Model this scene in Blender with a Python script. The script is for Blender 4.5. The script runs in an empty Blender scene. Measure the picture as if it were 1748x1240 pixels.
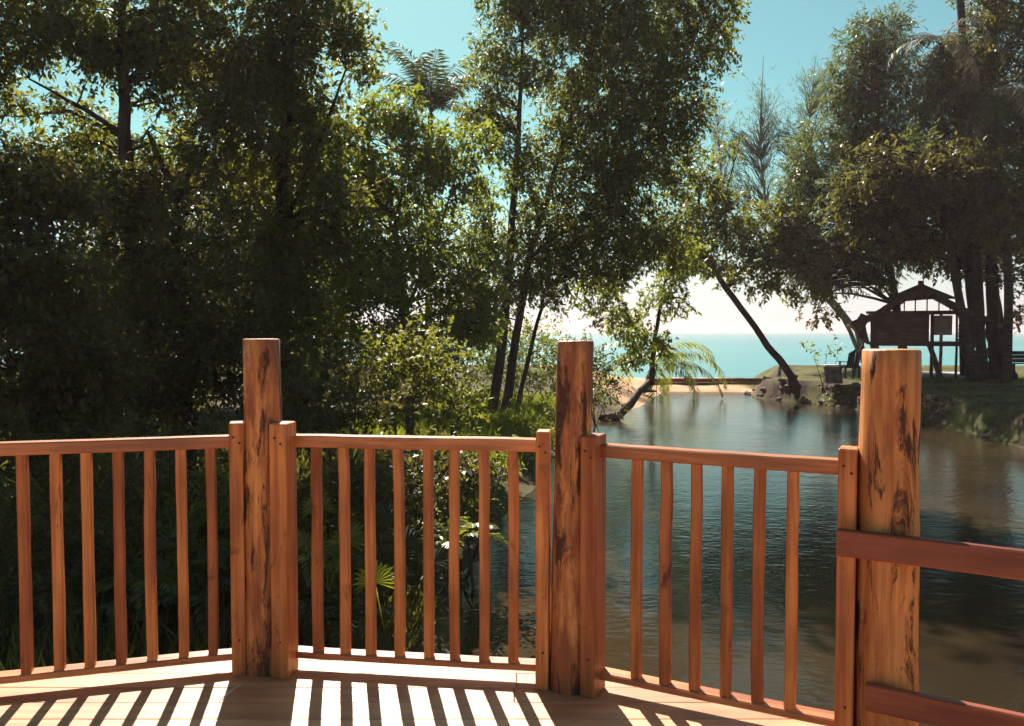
import bpy, math, random
import numpy as np
from mathutils import Vector, Matrix

random.seed(7)
RNG = np.random.default_rng(11)
scene = bpy.context.scene
C = scene.collection

# ------------------------------------------------------------------ camera
F = 1400.0                                   # focal length in photo pixels (1748 wide)
EYE = 1.50
PITCH = math.atan(54.0 / F)
cam_d = bpy.data.cameras.new('camera')
cam_d.sensor_width = 36.0
cam_d.lens = 36.0 * F / 1748.0
cam_d.clip_start = 0.05
cam_d.clip_end = 40000
cam = bpy.data.objects.new('camera', cam_d)
C.objects.link(cam)
cam.location = (0, 0, EYE)
cam.rotation_euler = (math.pi / 2 - PITCH, 0, 0)
scene.camera = cam

# ------------------------------------------------------------------ world, sun, exposure
SUN_EL = math.radians(44)
SUN_AZ = math.radians(-11.7)                 # from +Y towards +X
world = bpy.data.worlds.new('World')
scene.world = world
world.use_nodes = True
nt = world.node_tree
bg = nt.nodes['Background']
sky = nt.nodes.new('ShaderNodeTexSky')
sky.sky_type = 'NISHITA'
sky.sun_disc = False
sky.sun_elevation = SUN_EL
sky.sun_rotation = SUN_AZ
sky.altitude = 0
sky.air_density = 1.0
sky.dust_density = 0.6
sky.ozone_density = 1.0
tint = nt.nodes.new('ShaderNodeMix')
tint.data_type = 'RGBA'
tint.blend_type = 'MULTIPLY'
tint.inputs[0].default_value = 1.0
tint.inputs[7].default_value = (0.63, 1.02, 0.79, 1)
nt.links.new(sky.outputs[0], tint.inputs[6])
# sea haze: the lowest few degrees of the sky bleach to white, all the way round
gen = nt.nodes.new('ShaderNodeTexCoord'); sep = nt.nodes.new('ShaderNodeSeparateXYZ')
nt.links.new(gen.outputs['Generated'], sep.inputs[0])
mr = nt.nodes.new('ShaderNodeMapRange'); mr.interpolation_type = 'SMOOTHSTEP'
mr.inputs['From Min'].default_value = 0.0; mr.inputs['From Max'].default_value = 0.20
mr.inputs['To Min'].default_value = 0.92; mr.inputs['To Max'].default_value = 0.0
nt.links.new(sep.outputs['Z'], mr.inputs['Value'])
bw = nt.nodes.new('ShaderNodeRGBToBW'); nt.links.new(sky.outputs[0], bw.inputs[0])
white = nt.nodes.new('ShaderNodeMix'); white.data_type = 'RGBA'; white.blend_type = 'MULTIPLY'; white.inputs[0].default_value = 1.0
white.inputs[7].default_value = (0.84, 0.83, 0.86, 1)
nt.links.new(bw.outputs[0], white.inputs[6])
hz_ = nt.nodes.new('ShaderNodeMix'); hz_.data_type = 'RGBA'
nt.links.new(mr.outputs[0], hz_.inputs[0]); nt.links.new(tint.outputs[2], hz_.inputs[6]); nt.links.new(white.outputs[2], hz_.inputs[7])
nt.links.new(hz_.outputs[2], bg.inputs[0])
bg.inputs[1].default_value = 0.05

sun_d = bpy.data.lights.new('sun', 'SUN')
sun_d.energy = 5.0
sun_d.angle = math.radians(0.53)
sun_d.color = (1.0, 0.93, 0.82)
sun = bpy.data.objects.new('sun', sun_d)
C.objects.link(sun)
SUNV = Vector((math.sin(SUN_AZ) * math.cos(SUN_EL), math.cos(SUN_AZ) * math.cos(SUN_EL), math.sin(SUN_EL)))
sun.rotation_euler = SUNV.to_track_quat('Z', 'Y').to_euler()
sun.location = (0, 0, 30)

vs = scene.view_settings
vs.view_transform = 'Standard'
vs.look = 'None'
vs.exposure = 1.3
vs.gamma = 1.0
vs.use_curve_mapping = False
cy = scene.cycles
cy.max_bounces = 4; cy.diffuse_bounces = 3; cy.glossy_bounces = 2; cy.transmission_bounces = 3; cy.volume_bounces = 0
cy.use_light_tree = False

# ------------------------------------------------------------------ helpers
def P(px, py, D):
    """point at forward distance D that the photo shows at pixel (px, py)"""
    u = (px - 874.0) / F
    v = (620.0 - py) / F
    y = math.cos(PITCH) + v * math.sin(PITCH)
    z = -math.sin(PITCH) + v * math.cos(PITCH)
    return np.array((u / y * D, D, EYE + z / y * D))

def tag(o, label=None, cat=None, group=None, kind=None):
    if label: o['label'] = label
    if cat: o['category'] = cat
    if group: o['group'] = group
    if kind: o['kind'] = kind
    return o

def empty(name, loc):
    o = bpy.data.objects.new(name, None)
    o.empty_display_size = 0.2
    o.location = loc
    C.objects.link(o)
    return o

def link(name, me, mat=None, parent=None, loc=None):
    """mesh in world coordinates; if loc is given the object's origin is put there"""
    if mat is not None and not me.materials:
        me.materials.append(mat)
    o = bpy.data.objects.new(name, me)
    C.objects.link(o)
    if loc is not None:
        me.transform(Matrix.Translation(-Vector(loc)))
        o.location = Vector(loc)
    if parent is not None:
        o.parent = parent
        base = parent.location.copy()
        if parent.parent: base += parent.parent.location
        o.location = o.location - base if loc is not None else -base
    return o

class MB:
    def __init__(s): s.v = []; s.f = []
    def add(s, v, f):
        n = len(s.v); s.v += [tuple(map(float, p)) for p in v]; s.f += [tuple(i + n for i in q) for q in f]
    def box(s, c, d, rot=0.0, bev=0.0):
        """box centred at c, size d, turned by rot about z"""
        x, y, z = (k / 2 for k in d)
        ca, sa = math.cos(rot), math.sin(rot)
        if bev <= 0:
            pts = [(sx * x, sy * y, sz * z) for sz in (-1, 1) for sx, sy in ((-1, -1), (1, -1), (1, 1), (-1, 1))]
            fs = [(3, 2, 1, 0), (4, 5, 6, 7), (0, 1, 5, 4), (1, 2, 6, 5), (2, 3, 7, 6), (3, 0, 4, 7)]
        else:
            b = bev; pts = []
            for zz, k in ((-z, b), (-z + b, 0), (z - b, 0), (z, b)):
                for (px, py) in ((-x + b + k * .4, -y + k), (x - b - k * .4, -y + k), (x - k, -y + b + k * .4), (x - k, y - b - k * .4),
                                 (x - b - k * .4, y - k), (-x + b + k * .4, y - k), (-x + k, y - b - k * .4), (-x + k, -y + b + k * .4)):
                    pts.append((px, py, zz))
            fs = [tuple(range(7, -1, -1)), tuple(range(24, 32))]
            for r in range(3):
                for i in range(8):
                    j = (i + 1) % 8
                    fs.append((r * 8 + i, r * 8 + j, r * 8 + 8 + j, r * 8 + 8 + i))
        s.add([(c[0] + p[0] * ca - p[1] * sa, c[1] + p[0] * sa + p[1] * ca, c[2] + p[2]) for p in pts], fs)
    def beam(s, a, b, w, h):
        """rectangular bar from a to b"""
        a = Vector(a); b = Vector(b); t = (b - a).normalized()
        up = Vector((0, 0, 1)) if abs(t.z) < .95 else Vector((0, 1, 0))
        sd = t.cross(up).normalized(); u = sd.cross(t)
        pts = []
        for q in (a, b):
            for i, j in ((-1, -1), (1, -1), (1, 1), (-1, 1)):
                pts.append(q + sd * (i * w / 2) + u * (j * h / 2))
        s.add(pts, [(0, 1, 2, 3), (7, 6, 5, 4), (0, 4, 5, 1), (1, 5, 6, 2), (2, 6, 7, 3), (3, 7, 4, 0)])
    def tube(s, pts, rad, n=6, wob=0.0, cap=True):
        pts = [Vector(p) for p in pts]; m = len(pts)
        vs_ = []
        ref = Vector((0.3, 1, 0.1)).normalized()
        for i, p in enumerate(pts):
            t = (pts[min(i + 1, m - 1)] - pts[max(i - 1, 0)]).normalized()
            a = t.cross(ref)
            if a.length < 1e-4: a = t.cross(Vector((1, 0, 0)))
            a.normalize(); b = t.cross(a)
            for k in range(n):
                an = 2 * math.pi * k / n
                r = rad[i] * (1 + random.uniform(-wob, wob))
                vs_.append(p + a * (math.cos(an) * r) + b * (math.sin(an) * r))
        fs = []
        for i in range(m - 1):
            for k in range(n):
                j = (k + 1) % n
                fs.append((i * n + k, i * n + j, i * n + n + j, i * n + n + k))
        if cap:
            fs.append(tuple(range(n - 1, -1, -1))); fs.append(tuple(range((m - 1) * n, m * n)))
        s.add(vs_, fs)
    def mesh(s, name='m', smooth=False):
        me = bpy.data.meshes.new(name)
        me.from_pydata(s.v, [], s.f); me.update()
        if smooth: me.polygons.foreach_set('use_smooth', [True] * len(me.polygons))
        return me
    def build(s, name, mat, parent=None, loc=None, smooth=False):
        return link(name, s.mesh(name, smooth), mat, parent, loc)

def quads_mesh(name, V, shade=None):
    """V: (n,4,3) float array of quads, shade: per-face float"""
    n = len(V)
    me = bpy.data.meshes.new(name)
    me.vertices.add(n * 4); me.loops.add(n * 4); me.polygons.add(n)
    me.vertices.foreach_set('co', np.ascontiguousarray(V, dtype=np.float32).ravel())
    me.loops.foreach_set('vertex_index', np.arange(n * 4, dtype=np.int32))
    me.polygons.foreach_set('loop_start', np.arange(0, n * 4, 4, dtype=np.int32))
    if shade is not None:
        at = me.attributes.new('leaf_tone', 'FLOAT', 'FACE')
        at.data.foreach_set('value', shade.astype(np.float32))
    me.update(calc_edges=True)
    return me

# ------------------------------------------------------------------ materials
def newmat(name):
    m = bpy.data.materials.new(name); m.use_nodes = True
    t = m.node_tree; t.nodes.clear()
    out = t.nodes.new('ShaderNodeOutputMaterial')
    return m, t, out
def nd(t, kind, **kw):
    n = t.nodes.new(kind)
    for k, v in kw.items():
        if k.startswith('i_'): n.inputs[k[2:].replace('_', ' ')].default_value = v
        else: setattr(n, k, v)
    return n
def ramp(t, stops):
    r = t.nodes.new('ShaderNodeValToRGB')
    e = r.color_ramp.elements
    while len(e) < len(stops): e.new(0.5)
    for i, (p, c) in enumerate(stops):
        e[i].position = p; e[i].color = tuple(c) + (1,) if len(c) == 3 else c
    return r
def mixc(t, a, b, fac, mode='MIX'):
    m = t.nodes.new('ShaderNodeMix'); m.data_type = 'RGBA'; m.blend_type = mode
    for sock, v in ((m.inputs[0], fac), (m.inputs[6], a), (m.inputs[7], b)):
        if hasattr(v, 'links') or hasattr(v, 'is_linked'): t.links.new(v, sock)
        else: sock.default_value = v if not isinstance(v, tuple) or len(v) == 4 else v + (1,)
    return m.outputs[2]

def leaf_mat(name, stops, trans, tfac=0.4, rough=0.46):
    m, t, out = newmat(name)
    a = nd(t, 'ShaderNodeAttribute', attribute_name='leaf_tone')
    r = ramp(t, stops); t.links.new(a.outputs['Fac'], r.inputs[0])
    p = nd(t, 'ShaderNodeBsdfPrincipled'); p.inputs['Roughness'].default_value = rough
    p.inputs['Specular IOR Level'].default_value = 0.3
    t.links.new(r.outputs[0], p.inputs['Base Color'])
    tr = nd(t, 'ShaderNodeBsdfTranslucent')
    col = mixc(t, r.outputs[0], trans, 0.55)
    t.links.new(col, tr.inputs[0])
    mx = nd(t, 'ShaderNodeMixShader'); mx.inputs[0].default_value = tfac
    t.links.new(p.outputs[0], mx.inputs[1]); t.links.new(tr.outputs[0], mx.inputs[2])
    t.links.new(mx.outputs[0], out.inputs[0])
    return m

def wood_mat(name, light, dark, grain=(18, 18, 1.2), streak=None, rough=0.45, rnd=0.25, spec=0.4, bump=0.25):
    m, t, out = newmat(name)
    tc = nd(t, 'ShaderNodeTexCoord'); oi = nd(t, 'ShaderNodeObjectInfo')
    add = nd(t, 'ShaderNodeVectorMath', operation='MULTIPLY_ADD')
    add.inputs[1].default_value = (1, 1, 1)
    t.links.new(tc.outputs['Object'], add.inputs[0])
    sc = nd(t, 'ShaderNodeVectorMath', operation='SCALE'); sc.inputs[0].default_value = (13.1, 7.7, 5.3)
    t.links.new(oi.outputs['Random'], sc.inputs['Scale']); t.links.new(sc.outputs[0], add.inputs[2])
    mp = nd(t, 'ShaderNodeMapping'); mp.inputs['Scale'].default_value = grain
    t.links.new(add.outputs[0], mp.inputs[0])
    n1 = nd(t, 'ShaderNodeTexNoise'); n1.inputs['Scale'].default_value = 1.0; n1.inputs['Detail'].default_value = 6; n1.inputs['Roughness'].default_value = 0.62
    t.links.new(mp.outputs[0], n1.inputs['Vector'])
    r1 = ramp(t, [(0.39, dark), (0.58, light)]); t.links.new(n1.outputs[0], r1.inputs[0])
    col = r1.outputs[0]
    n2 = nd(t, 'ShaderNodeTexNoise'); n2.inputs['Scale'].default_value = 2.2; n2.inputs['Detail'].default_value = 3
    t.links.new(add.outputs[0], n2.inputs['Vector'])
    r2 = ramp(t, [(0.35, (0.58, 0.50, 0.46)), (0.65, (1.1, 1.08, 1.04))]); t.links.new(n2.outputs[0], r2.inputs[0])
    col = mixc(t, col, r2.outputs[0], 0.75, 'MULTIPLY')
    if streak:
        mp3 = nd(t, 'ShaderNodeMapping'); mp3.inputs['Scale'].default_value = streak['scale']
        t.links.new(add.outputs[0], mp3.inputs[0])
        n3 = nd(t, 'ShaderNodeTexNoise'); n3.inputs['Scale'].default_value = 1.0; n3.inputs['Detail'].default_value = 5; n3.inputs['Roughness'].default_value = 0.7
        n3.inputs['Distortion'].default_value = 0.6
        t.links.new(mp3.outputs[0], n3.inputs['Vector'])
        r3 = ramp(t, [(streak['lo'], (0, 0, 0)), (streak['hi'], (1, 1, 1))]); t.links.new(n3.outputs[0], r3.inputs[0])
        if 'stain' in streak:
            mp4 = nd(t, 'ShaderNodeMapping'); mp4.inputs['Scale'].default_value = (9, 9, 1.5)
            t.links.new(add.outputs[0], mp4.inputs[0])
            n4 = nd(t, 'ShaderNodeTexNoise'); n4.inputs['Scale'].default_value = 1.0; n4.inputs['Detail'].default_value = 7; n4.inputs['Roughness'].default_value = 0.72
            t.links.new(mp4.outputs[0], n4.inputs['Vector'])
            r4 = ramp(t, [(streak['slo'], (0, 0, 0)), (streak['slo'] + .13, (1, 1, 1))]); t.links.new(n4.outputs[0], r4.inputs[0])
            col = mixc(t, col, streak['stain'], r4.outputs[0])
        col = mixc(t, col, streak['col'], r3.outputs[0])
    rr = ramp(t, [(0, (1 - rnd, 1 - rnd * 1.35, 1 - rnd * 1.3)), (1, (1.05, 1.05, 1.02))]); t.links.new(oi.outputs['Random'], rr.inputs[0])
    col = mixc(t, col, rr.outputs[0], 1.0, 'MULTIPLY')
    p = nd(t, 'ShaderNodeBsdfPrincipled')
    p.inputs['Roughness'].default_value = rough; p.inputs['Specular IOR Level'].default_value = spec
    t.links.new(col, p.inputs['Base Color'])
    b = nd(t, 'ShaderNodeBump'); b.inputs['Strength'].default_value = bump; b.inputs['Distance'].default_value = 0.01
    t.links.new(n1.outputs[0], b.inputs['Height']); t.links.new(b.outputs[0], p.inputs['Normal'])
    t.links.new(p.outputs[0], out.inputs[0])
    return m

def noise_mat(name, c1, c2, scale=4, rough=0.9, bump=0.4, detail=6, lo=0.35, hi=0.65, spec=0.2, vscale=(1, 1, 1)):
    m, t, out = newmat(name)
    tc = nd(t, 'ShaderNodeTexCoord'); mp = nd(t, 'ShaderNodeMapping'); mp.inputs['Scale'].default_value = vscale
    t.links.new(tc.outputs['Object'], mp.inputs[0])
    n1 = nd(t, 'ShaderNodeTexNoise'); n1.inputs['Scale'].default_value = scale; n1.inputs['Detail'].default_value = detail; n1.inputs['Roughness'].default_value = 0.65
    t.links.new(mp.outputs[0], n1.inputs['Vector'])
    r = ramp(t, [(lo, c1), (hi, c2)]); t.links.new(n1.outputs[0], r.inputs[0])
    p = nd(t, 'ShaderNodeBsdfPrincipled'); p.inputs['Roughness'].default_value = rough; p.inputs['Specular IOR Level'].default_value = spec
    t.links.new(r.outputs[0], p.inputs['Base Color'])
    b = nd(t, 'ShaderNodeBump'); b.inputs['Strength'].default_value = bump; b.inputs['Distance'].default_value = 0.05
    t.links.new(n1.outputs[0], b.inputs['Height']); t.links.new(b.outputs[0], p.inputs['Normal'])
    t.links.new(p.outputs[0], out.inputs[0])
    return m

M = {}
for k, lo, hi, sl in (('a', .505, .585, .48), ('b', .49, .575, .47), ('c', .545, .605, .545)):
    M['post_' + k] = wood_mat('peeled_log_' + k, (0.74, 0.33, 0.11), (0.50, 0.17, 0.05), (34, 34, 2.0),
                              dict(scale=(15, 15, 3.0), lo=lo, hi=hi, col=(0.06, 0.018, 0.01), stain=(0.27, 0.075, 0.03), slo=sl), rough=0.55, rnd=0.1, bump=0.7)
M['rail'] = wood_mat('varnished_rail', (0.64, 0.235, 0.078), (0.38, 0.115, 0.038), (2.0, 30, 30), rough=0.34, rnd=0.2, spec=0.7)
M['baluster'] = wood_mat('varnished_baluster', (0.74, 0.29, 0.092), (0.45, 0.135, 0.043), (30, 30, 1.6),
                         dict(scale=(10, 10, 4), lo=0.60, hi=0.70, col=(0.15, 0.04, 0.02)), rough=0.42, rnd=0.38)
M['deck'] = wood_mat('pale_deck', (0.66, 0.355, 0.20), (0.52, 0.25, 0.13), (1.2, 26, 26), rough=0.38, rnd=0.14, spec=0.6, bump=0.15)
M['board'] = wood_mat('dark_red_board', (0.28, 0.068, 0.036), (0.17, 0.036, 0.02), (2.0, 22, 22), rough=0.4, rnd=0.1, spec=0.5)
M['beam'] = wood_mat('dark_beam', (0.25, 0.1, 0.05), (0.12, 0.05, 0.025), (2, 18, 18), rough=0.7)
M['bark'] = noise_mat('bark', (0.028, 0.016, 0.013), (0.085, 0.055, 0.044), 7, 0.9, 0.8, vscale=(1.6, 1.6, .35))
M['bark_red'] = noise_mat('bark_warm', (0.022, 0.011, 0.010), (0.065, 0.035, 0.028), 6, 0.9, 0.8, vscale=(1.6, 1.6, .35))
M['twig_pale'] = noise_mat('pale_twig', (0.09, 0.08, 0.075), (0.2, 0.18, 0.165), 6, 0.9, 0.3)
M['palm_bark'] = noise_mat('palm_bark', (0.024, 0.015, 0.013), (0.075, 0.052, 0.042), 5, 0.9, 0.7, vscale=(.6, .6, 3))
M['nail'] = noise_mat('rusty_nail', (0.03, 0.018, 0.014), (0.09, 0.05, 0.035), 40, 0.6, 0.1)
M['leaf_dark'] = leaf_mat('leaf_dark', [(0, (0.06, 0.026, 0.02)), (0.45, (0.056, 0.040, 0.02)), (0.8, (0.075, 0.078, 0.02)), (1, (0.11, 0.11, 0.024))], (0.32, 0.29, 0.035), 0.42)  # maroon low tones put the lifted, tinted thicket shadows into the leaf colour
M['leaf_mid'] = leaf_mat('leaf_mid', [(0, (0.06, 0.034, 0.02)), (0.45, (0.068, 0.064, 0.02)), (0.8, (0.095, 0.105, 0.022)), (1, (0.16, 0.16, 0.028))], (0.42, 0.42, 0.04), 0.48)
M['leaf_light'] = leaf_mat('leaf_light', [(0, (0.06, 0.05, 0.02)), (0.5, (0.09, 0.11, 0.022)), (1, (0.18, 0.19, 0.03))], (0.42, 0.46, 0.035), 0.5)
M['needle'] = leaf_mat('needle', [(0, (0.05, 0.042, 0.026)), (0.6, (0.075, 0.085, 0.03)), (1, (0.13, 0.14, 0.04))], (0.24, 0.28, 0.05), 0.45, 0.5)
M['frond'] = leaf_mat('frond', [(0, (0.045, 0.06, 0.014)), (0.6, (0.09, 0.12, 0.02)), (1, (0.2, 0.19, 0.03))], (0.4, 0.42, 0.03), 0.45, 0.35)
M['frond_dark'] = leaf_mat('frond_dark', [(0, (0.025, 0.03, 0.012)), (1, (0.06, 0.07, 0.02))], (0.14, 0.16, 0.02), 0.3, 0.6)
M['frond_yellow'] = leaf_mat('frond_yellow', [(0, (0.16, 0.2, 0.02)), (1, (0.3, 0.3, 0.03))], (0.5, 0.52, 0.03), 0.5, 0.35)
M['frond_dry'] = leaf_mat('frond_dry', [(0, (0.10, 0.07, 0.045)), (1, (0.24, 0.18, 0.12))], (0.25, 0.18, 0.1), 0.25, 0.6)
M['grass'] = leaf_mat('grass', [(0, (0.06, 0.08, 0.015)), (0.6, (0.12, 0.15, 0.02)), (1, (0.22, 0.22, 0.035))], (0.4, 0.44, 0.03), 0.45, 0.45)
M['litter'] = noise_mat('litter', (0.03, 0.018, 0.014), (0.12, 0.07, 0.045), 9)
M['stone'] = noise_mat('stone', (0.07, 0.045, 0.036), (0.22, 0.15, 0.12), 3.5, 0.85, 0.6)
M['thatch'] = noise_mat('thatch', (0.05, 0.026, 0.022), (0.16, 0.085, 0.07), 5, 0.95, 0.9, vscale=(1, 6, 1))
M['hutwood'] = wood_mat('hut_wood', (0.16, 0.07, 0.05), (0.08, 0.034, 0.026), (2, 14, 14), rough=0.7)
M['hutpost'] = wood_mat('hut_post', (0.17, 0.075, 0.055), (0.08, 0.036, 0.03), (14, 14, 2), rough=0.75)
M['slab'] = noise_mat('pale_slab', (0.34, 0.31, 0.30), (0.5, 0.46, 0.44), 3, 0.85, 0.2)
M['curtain'] = noise_mat('mosquito_net', (0.55, 0.5, 0.5), (0.7, 0.66, 0.66), 3, 0.9, 0.2)
M['blackpaint'] = noise_mat('dark_seat', (0.015, 0.013, 0.014), (0.04, 0.035, 0.035), 6, 0.6, 0.1)
M['driftwood'] = noise_mat('driftwood', (0.05, 0.032, 0.026), (0.16, 0.1, 0.08), 6, 0.85, 0.7)
M['seawall'] = wood_mat('sea_wall_wood', (0.24, 0.10, 0.065), (0.12, 0.045, 0.03), (1.0, 8, 12), rough=0.8)

def ground_mat():
    m, t, out = newmat('ground')
    g = nd(t, 'ShaderNodeNewGeometry')
    at = nd(t, 'ShaderNodeAttribute', attribute_name='sand')
    n1 = nd(t, 'ShaderNodeTexNoise'); n1.inputs['Scale'].default_value = 1.3; n1.inputs['Detail'].default_value = 8; n1.inputs['Roughness'].default_value = 0.7
    n2 = nd(t, 'ShaderNodeTexNoise'); n2.inputs['Scale'].default_value = 0.5; n2.inputs['Detail'].default_value = 4
    t.links.new(g.outputs['Position'], n1.inputs['Vector']); t.links.new(g.outputs['Position'], n2.inputs['Vector'])
    soil = ramp(t, [(0.35, (0.028, 0.016, 0.012)), (0.65, (0.085, 0.05, 0.035))]); t.links.new(n1.outputs[0], soil.inputs[0])
    grassy = ramp(t, [(0.4, (0.05, 0.05, 0.016)), (0.7, (0.15, 0.14, 0.04))]); t.links.new(n1.outputs[0], grassy.inputs[0])
    k = ramp(t, [(0.42, (0, 0, 0)), (0.58, (1, 1, 1))]); t.links.new(n2.outputs[0], k.inputs[0])
    land = mixc(t, soil.outputs[0], grassy.outputs[0], k.outputs[0])
    sand = ramp(t, [(0.3, (0.40, 0.22, 0.13)), (0.7, (0.56, 0.35, 0.22))]); t.links.new(n1.outputs[0], sand.inputs[0])
    col = mixc(t, land, sand.outputs[0], at.outputs['Fac'])
    p = nd(t, 'ShaderNodeBsdfPrincipled'); p.inputs['Roughness'].default_value = 0.95; p.inputs['Specular IOR Level'].default_value = 0.15
    t.links.new(col, p.inputs['Base Color'])
    b = nd(t, 'ShaderNodeBump'); b.inputs['Strength'].default_value = 0.6; b.inputs['Distance'].default_value = 0.08
    t.links.new(n1.outputs[0], b.inputs['Height']); t.links.new(b.outputs[0], p.inputs['Normal'])
    t.links.new(p.outputs[0], out.inputs[0]); return m

def water_mat(name, col1, col2, scales, strength, rough):
    m, t, out = newmat(name)
    g = nd(t, 'ShaderNodeNewGeometry')
    nb = nd(t, 'ShaderNodeTexNoise'); nb.inputs['Scale'].default_value = scales[2]; nb.inputs['Detail'].default_value = 3
    t.links.new(g.outputs['Position'], nb.inputs['Vector'])
    r = ramp(t, [(0.35, col1), (0.65, col2)]); t.links.new(nb.outputs[0], r.inputs[0])
    mp = nd(t, 'ShaderNodeMapping'); mp.inputs['Scale'].default_value = (1, 1.7, 1)
    mp.inputs['Rotation'].default_value = (0, 0, 0.25)
    t.links.new(g.outputs['Position'], mp.inputs[0])
    n1 = nd(t, 'ShaderNodeTexNoise'); n1.inputs['Scale'].default_value = scales[0]; n1.inputs['Detail'].default_value = 4
    n2 = nd(t, 'ShaderNodeTexNoise'); n2.inputs['Scale'].default_value = scales[1]; n2.inputs['Detail'].default_value = 2
    t.links.new(mp.outputs[0], n1.inputs['Vector']); t.links.new(mp.outputs[0], n2.inputs['Vector'])
    b1 = nd(t, 'ShaderNodeBump'); b1.inputs['Strength'].default_value = strength[0]; b1.inputs['Distance'].default_value = 0.02
    b2 = nd(t, 'ShaderNodeBump'); b2.inputs['Strength'].default_value = strength[1]; b2.inputs['Distance'].default_value = 0.08
    t.links.new(n1.outputs[0], b1.inputs['Height']); t.links.new(n2.outputs[0], b2.inputs['Height'])
    t.links.new(b2.outputs[0], b1.inputs['Normal'])
    p = nd(t, 'ShaderNodeBsdfPrincipled'); p.inputs['Roughness'].default_value = rough; p.inputs['IOR'].default_value = 1.33
    t.links.new(r.outputs[0], p.inputs['Base Color']); t.links.new(b1.outputs[0], p.inputs['Normal'])
    t.links.new(p.outputs[0], out.inputs[0]); return m
M['ground'] = ground_mat()
M['lagoon'] = water_mat('lagoon_water', (0.022, 0.015, 0.009), (0.046, 0.030, 0.014), (6.0, 1.3, 0.22), (0.34, 0.13), 0.09)
M['sea'] = water_mat('sea_water', (0.015, 0.16, 0.18), (0.025, 0.21, 0.22), (1.2, 0.25, 0.03), (0.5, 0.5), 0.25)

# ------------------------------------------------------------------ terrain and water
WATER = -1.5
LAGOON = [(13.2, 21.1), (13.7, 26.4), (13.4, 31.3), (12.6, 33.9), (11.2, 36.8), (11.4, 40.6), (7.6, 40.8), (5.6, 33.9), (3.1, 27.3), (2.2, 24.1),
          (0.8, 17.9), (0.2, 14.8), (-0.37, 11.9), (-0.55, 9.7), (-0.5, 7.4), (-0.7, 5.6), (-1.3, 4.5), (-2.4, 3), (-4, 0), (-6, -10), (-6, -60),
          (20, -60), (18, -10), (15, 5), (13.6, 15)]
LP = np.array(LAGOON)
def sdist(x, y):
    """signed distance to the lagoon outline, positive on land"""
    x = np.asarray(x, float); y = np.asarray(y, float)
    d = np.full(x.shape, 1e9); inside = np.zeros(x.shape, bool)
    n = len(LP)
    for i in range(n):
        ax, ay = LP[i]; bx, by = LP[(i + 1) % n]
        ex, ey = bx - ax, by - ay
        t = np.clip(((x - ax) * ex + (y - ay) * ey) / (ex * ex + ey * ey), 0, 1)
        d = np.minimum(d, np.hypot(x - ax - t * ex, y - ay - t * ey))
        c = (ay > y) != (by > y)
        with np.errstate(divide='ignore', invalid='ignore'):
            xi = ax + (y - ay) / (by - ay if by != ay else 1e-9) * ex
        inside ^= c & (x < xi)
    return np.where(inside, -d, d)
def sst(a, b, x):
    t = np.clip((x - a) / (b - a), 0, 1); return t * t * (3 - 2 * t)
def wav(x, y):
    return (np.sin(x * 1.7 + y * .6) * np.sin(y * 1.3 - x * .4) + .6 * np.sin(x * 3.9 - y * 2.3 + 1) * np.sin(y * 4.3 + x * 1.1)) * .5
def ground_h(x, y):
    x = np.asarray(x, float); y = np.asarray(y, float)
    s = sdist(x, y) + .25 * wav(x * .7, y * .7)
    right = sst(6, 10, x)
    left_h = WATER + .55 * sst(-.1, 1.6, s) + .55 * sst(1.5, 9, s)
    right_h = WATER + .86 * sst(-.05, .5, s) + .22 * sst(.5, 5, s)
    land = left_h * (1 - right) + right_h * right
    bar = sst(38, 40.5, y) * sst(4, 6.5, x) * (1 - sst(13.6, 15.2, x))
    bar_h = WATER + .12 * sst(-.1, .8, s) + .08 * sst(.8, 2.5, s) + .16 * sst(43.2, 44, y)
    h = land * (1 - bar) + bar_h * bar
    h = h + .06 * wav(x, y) * sst(.2, 1.5, s)
    h = np.where(s < 0, WATER - np.clip(-s * .35, 0, 1.0), h)
    coast = sst(46.5, 51.5, y + .5 * wav(x * .3, y * .3))
    h = h * (1 - coast) + (WATER - 1.2) * coast
    return h
xs = np.concatenate([np.linspace(-160, -22, 24), np.arange(-21, -6, .5), np.arange(-6, 20, .28), np.arange(20, 34, .7), np.linspace(36, 160, 22)])
ys = np.concatenate([np.linspace(-90, -8, 16), np.arange(-7, 3, .6), np.arange(3, 16, .28), np.arange(16, 54, .42), np.array([56, 60, 70])])
GX, GY = np.meshgrid(xs, ys)
GZ = ground_h(GX, GY)
V = np.stack([GX, GY, GZ], -1).reshape(-1, 3)
nx, ny = len(xs), len(ys)
idx = np.arange(nx * ny).reshape(ny, nx)
faces = np.stack([idx[:-1, :-1], idx[:-1, 1:], idx[1:, 1:], idx[1:, :-1]], -1).reshape(-1, 4)
gm = bpy.data.meshes.new('ground')
gm.from_pydata(V.tolist(), [], faces.tolist()); gm.update()
gm.polygons.foreach_set('use_smooth', [True] * len(gm.polygons))
sandv = np.maximum.reduce([sst(38.5, 40, V[:, 1]) * sst(3.0, 4.5, V[:, 0]) * (1 - sst(11.6, 12.4, V[:, 0])), sst(30, 33, V[:, 1]) * sst(3.4, 4.6, V[:, 0]) * (1 - sst(8, 9, V[:, 0])), sst(45, 47, V[:, 1]) * (1 - sst(11.5, 12.5, V[:, 0]) * (1 - sst(48, 49.5, V[:, 1])))])
at = gm.attributes.new('sand', 'FLOAT', 'POINT'); at.data.foreach_set('value', sandv.astype(np.float32))
ground = tag(link('ground', gm, M['ground']), kind='structure')

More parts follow.
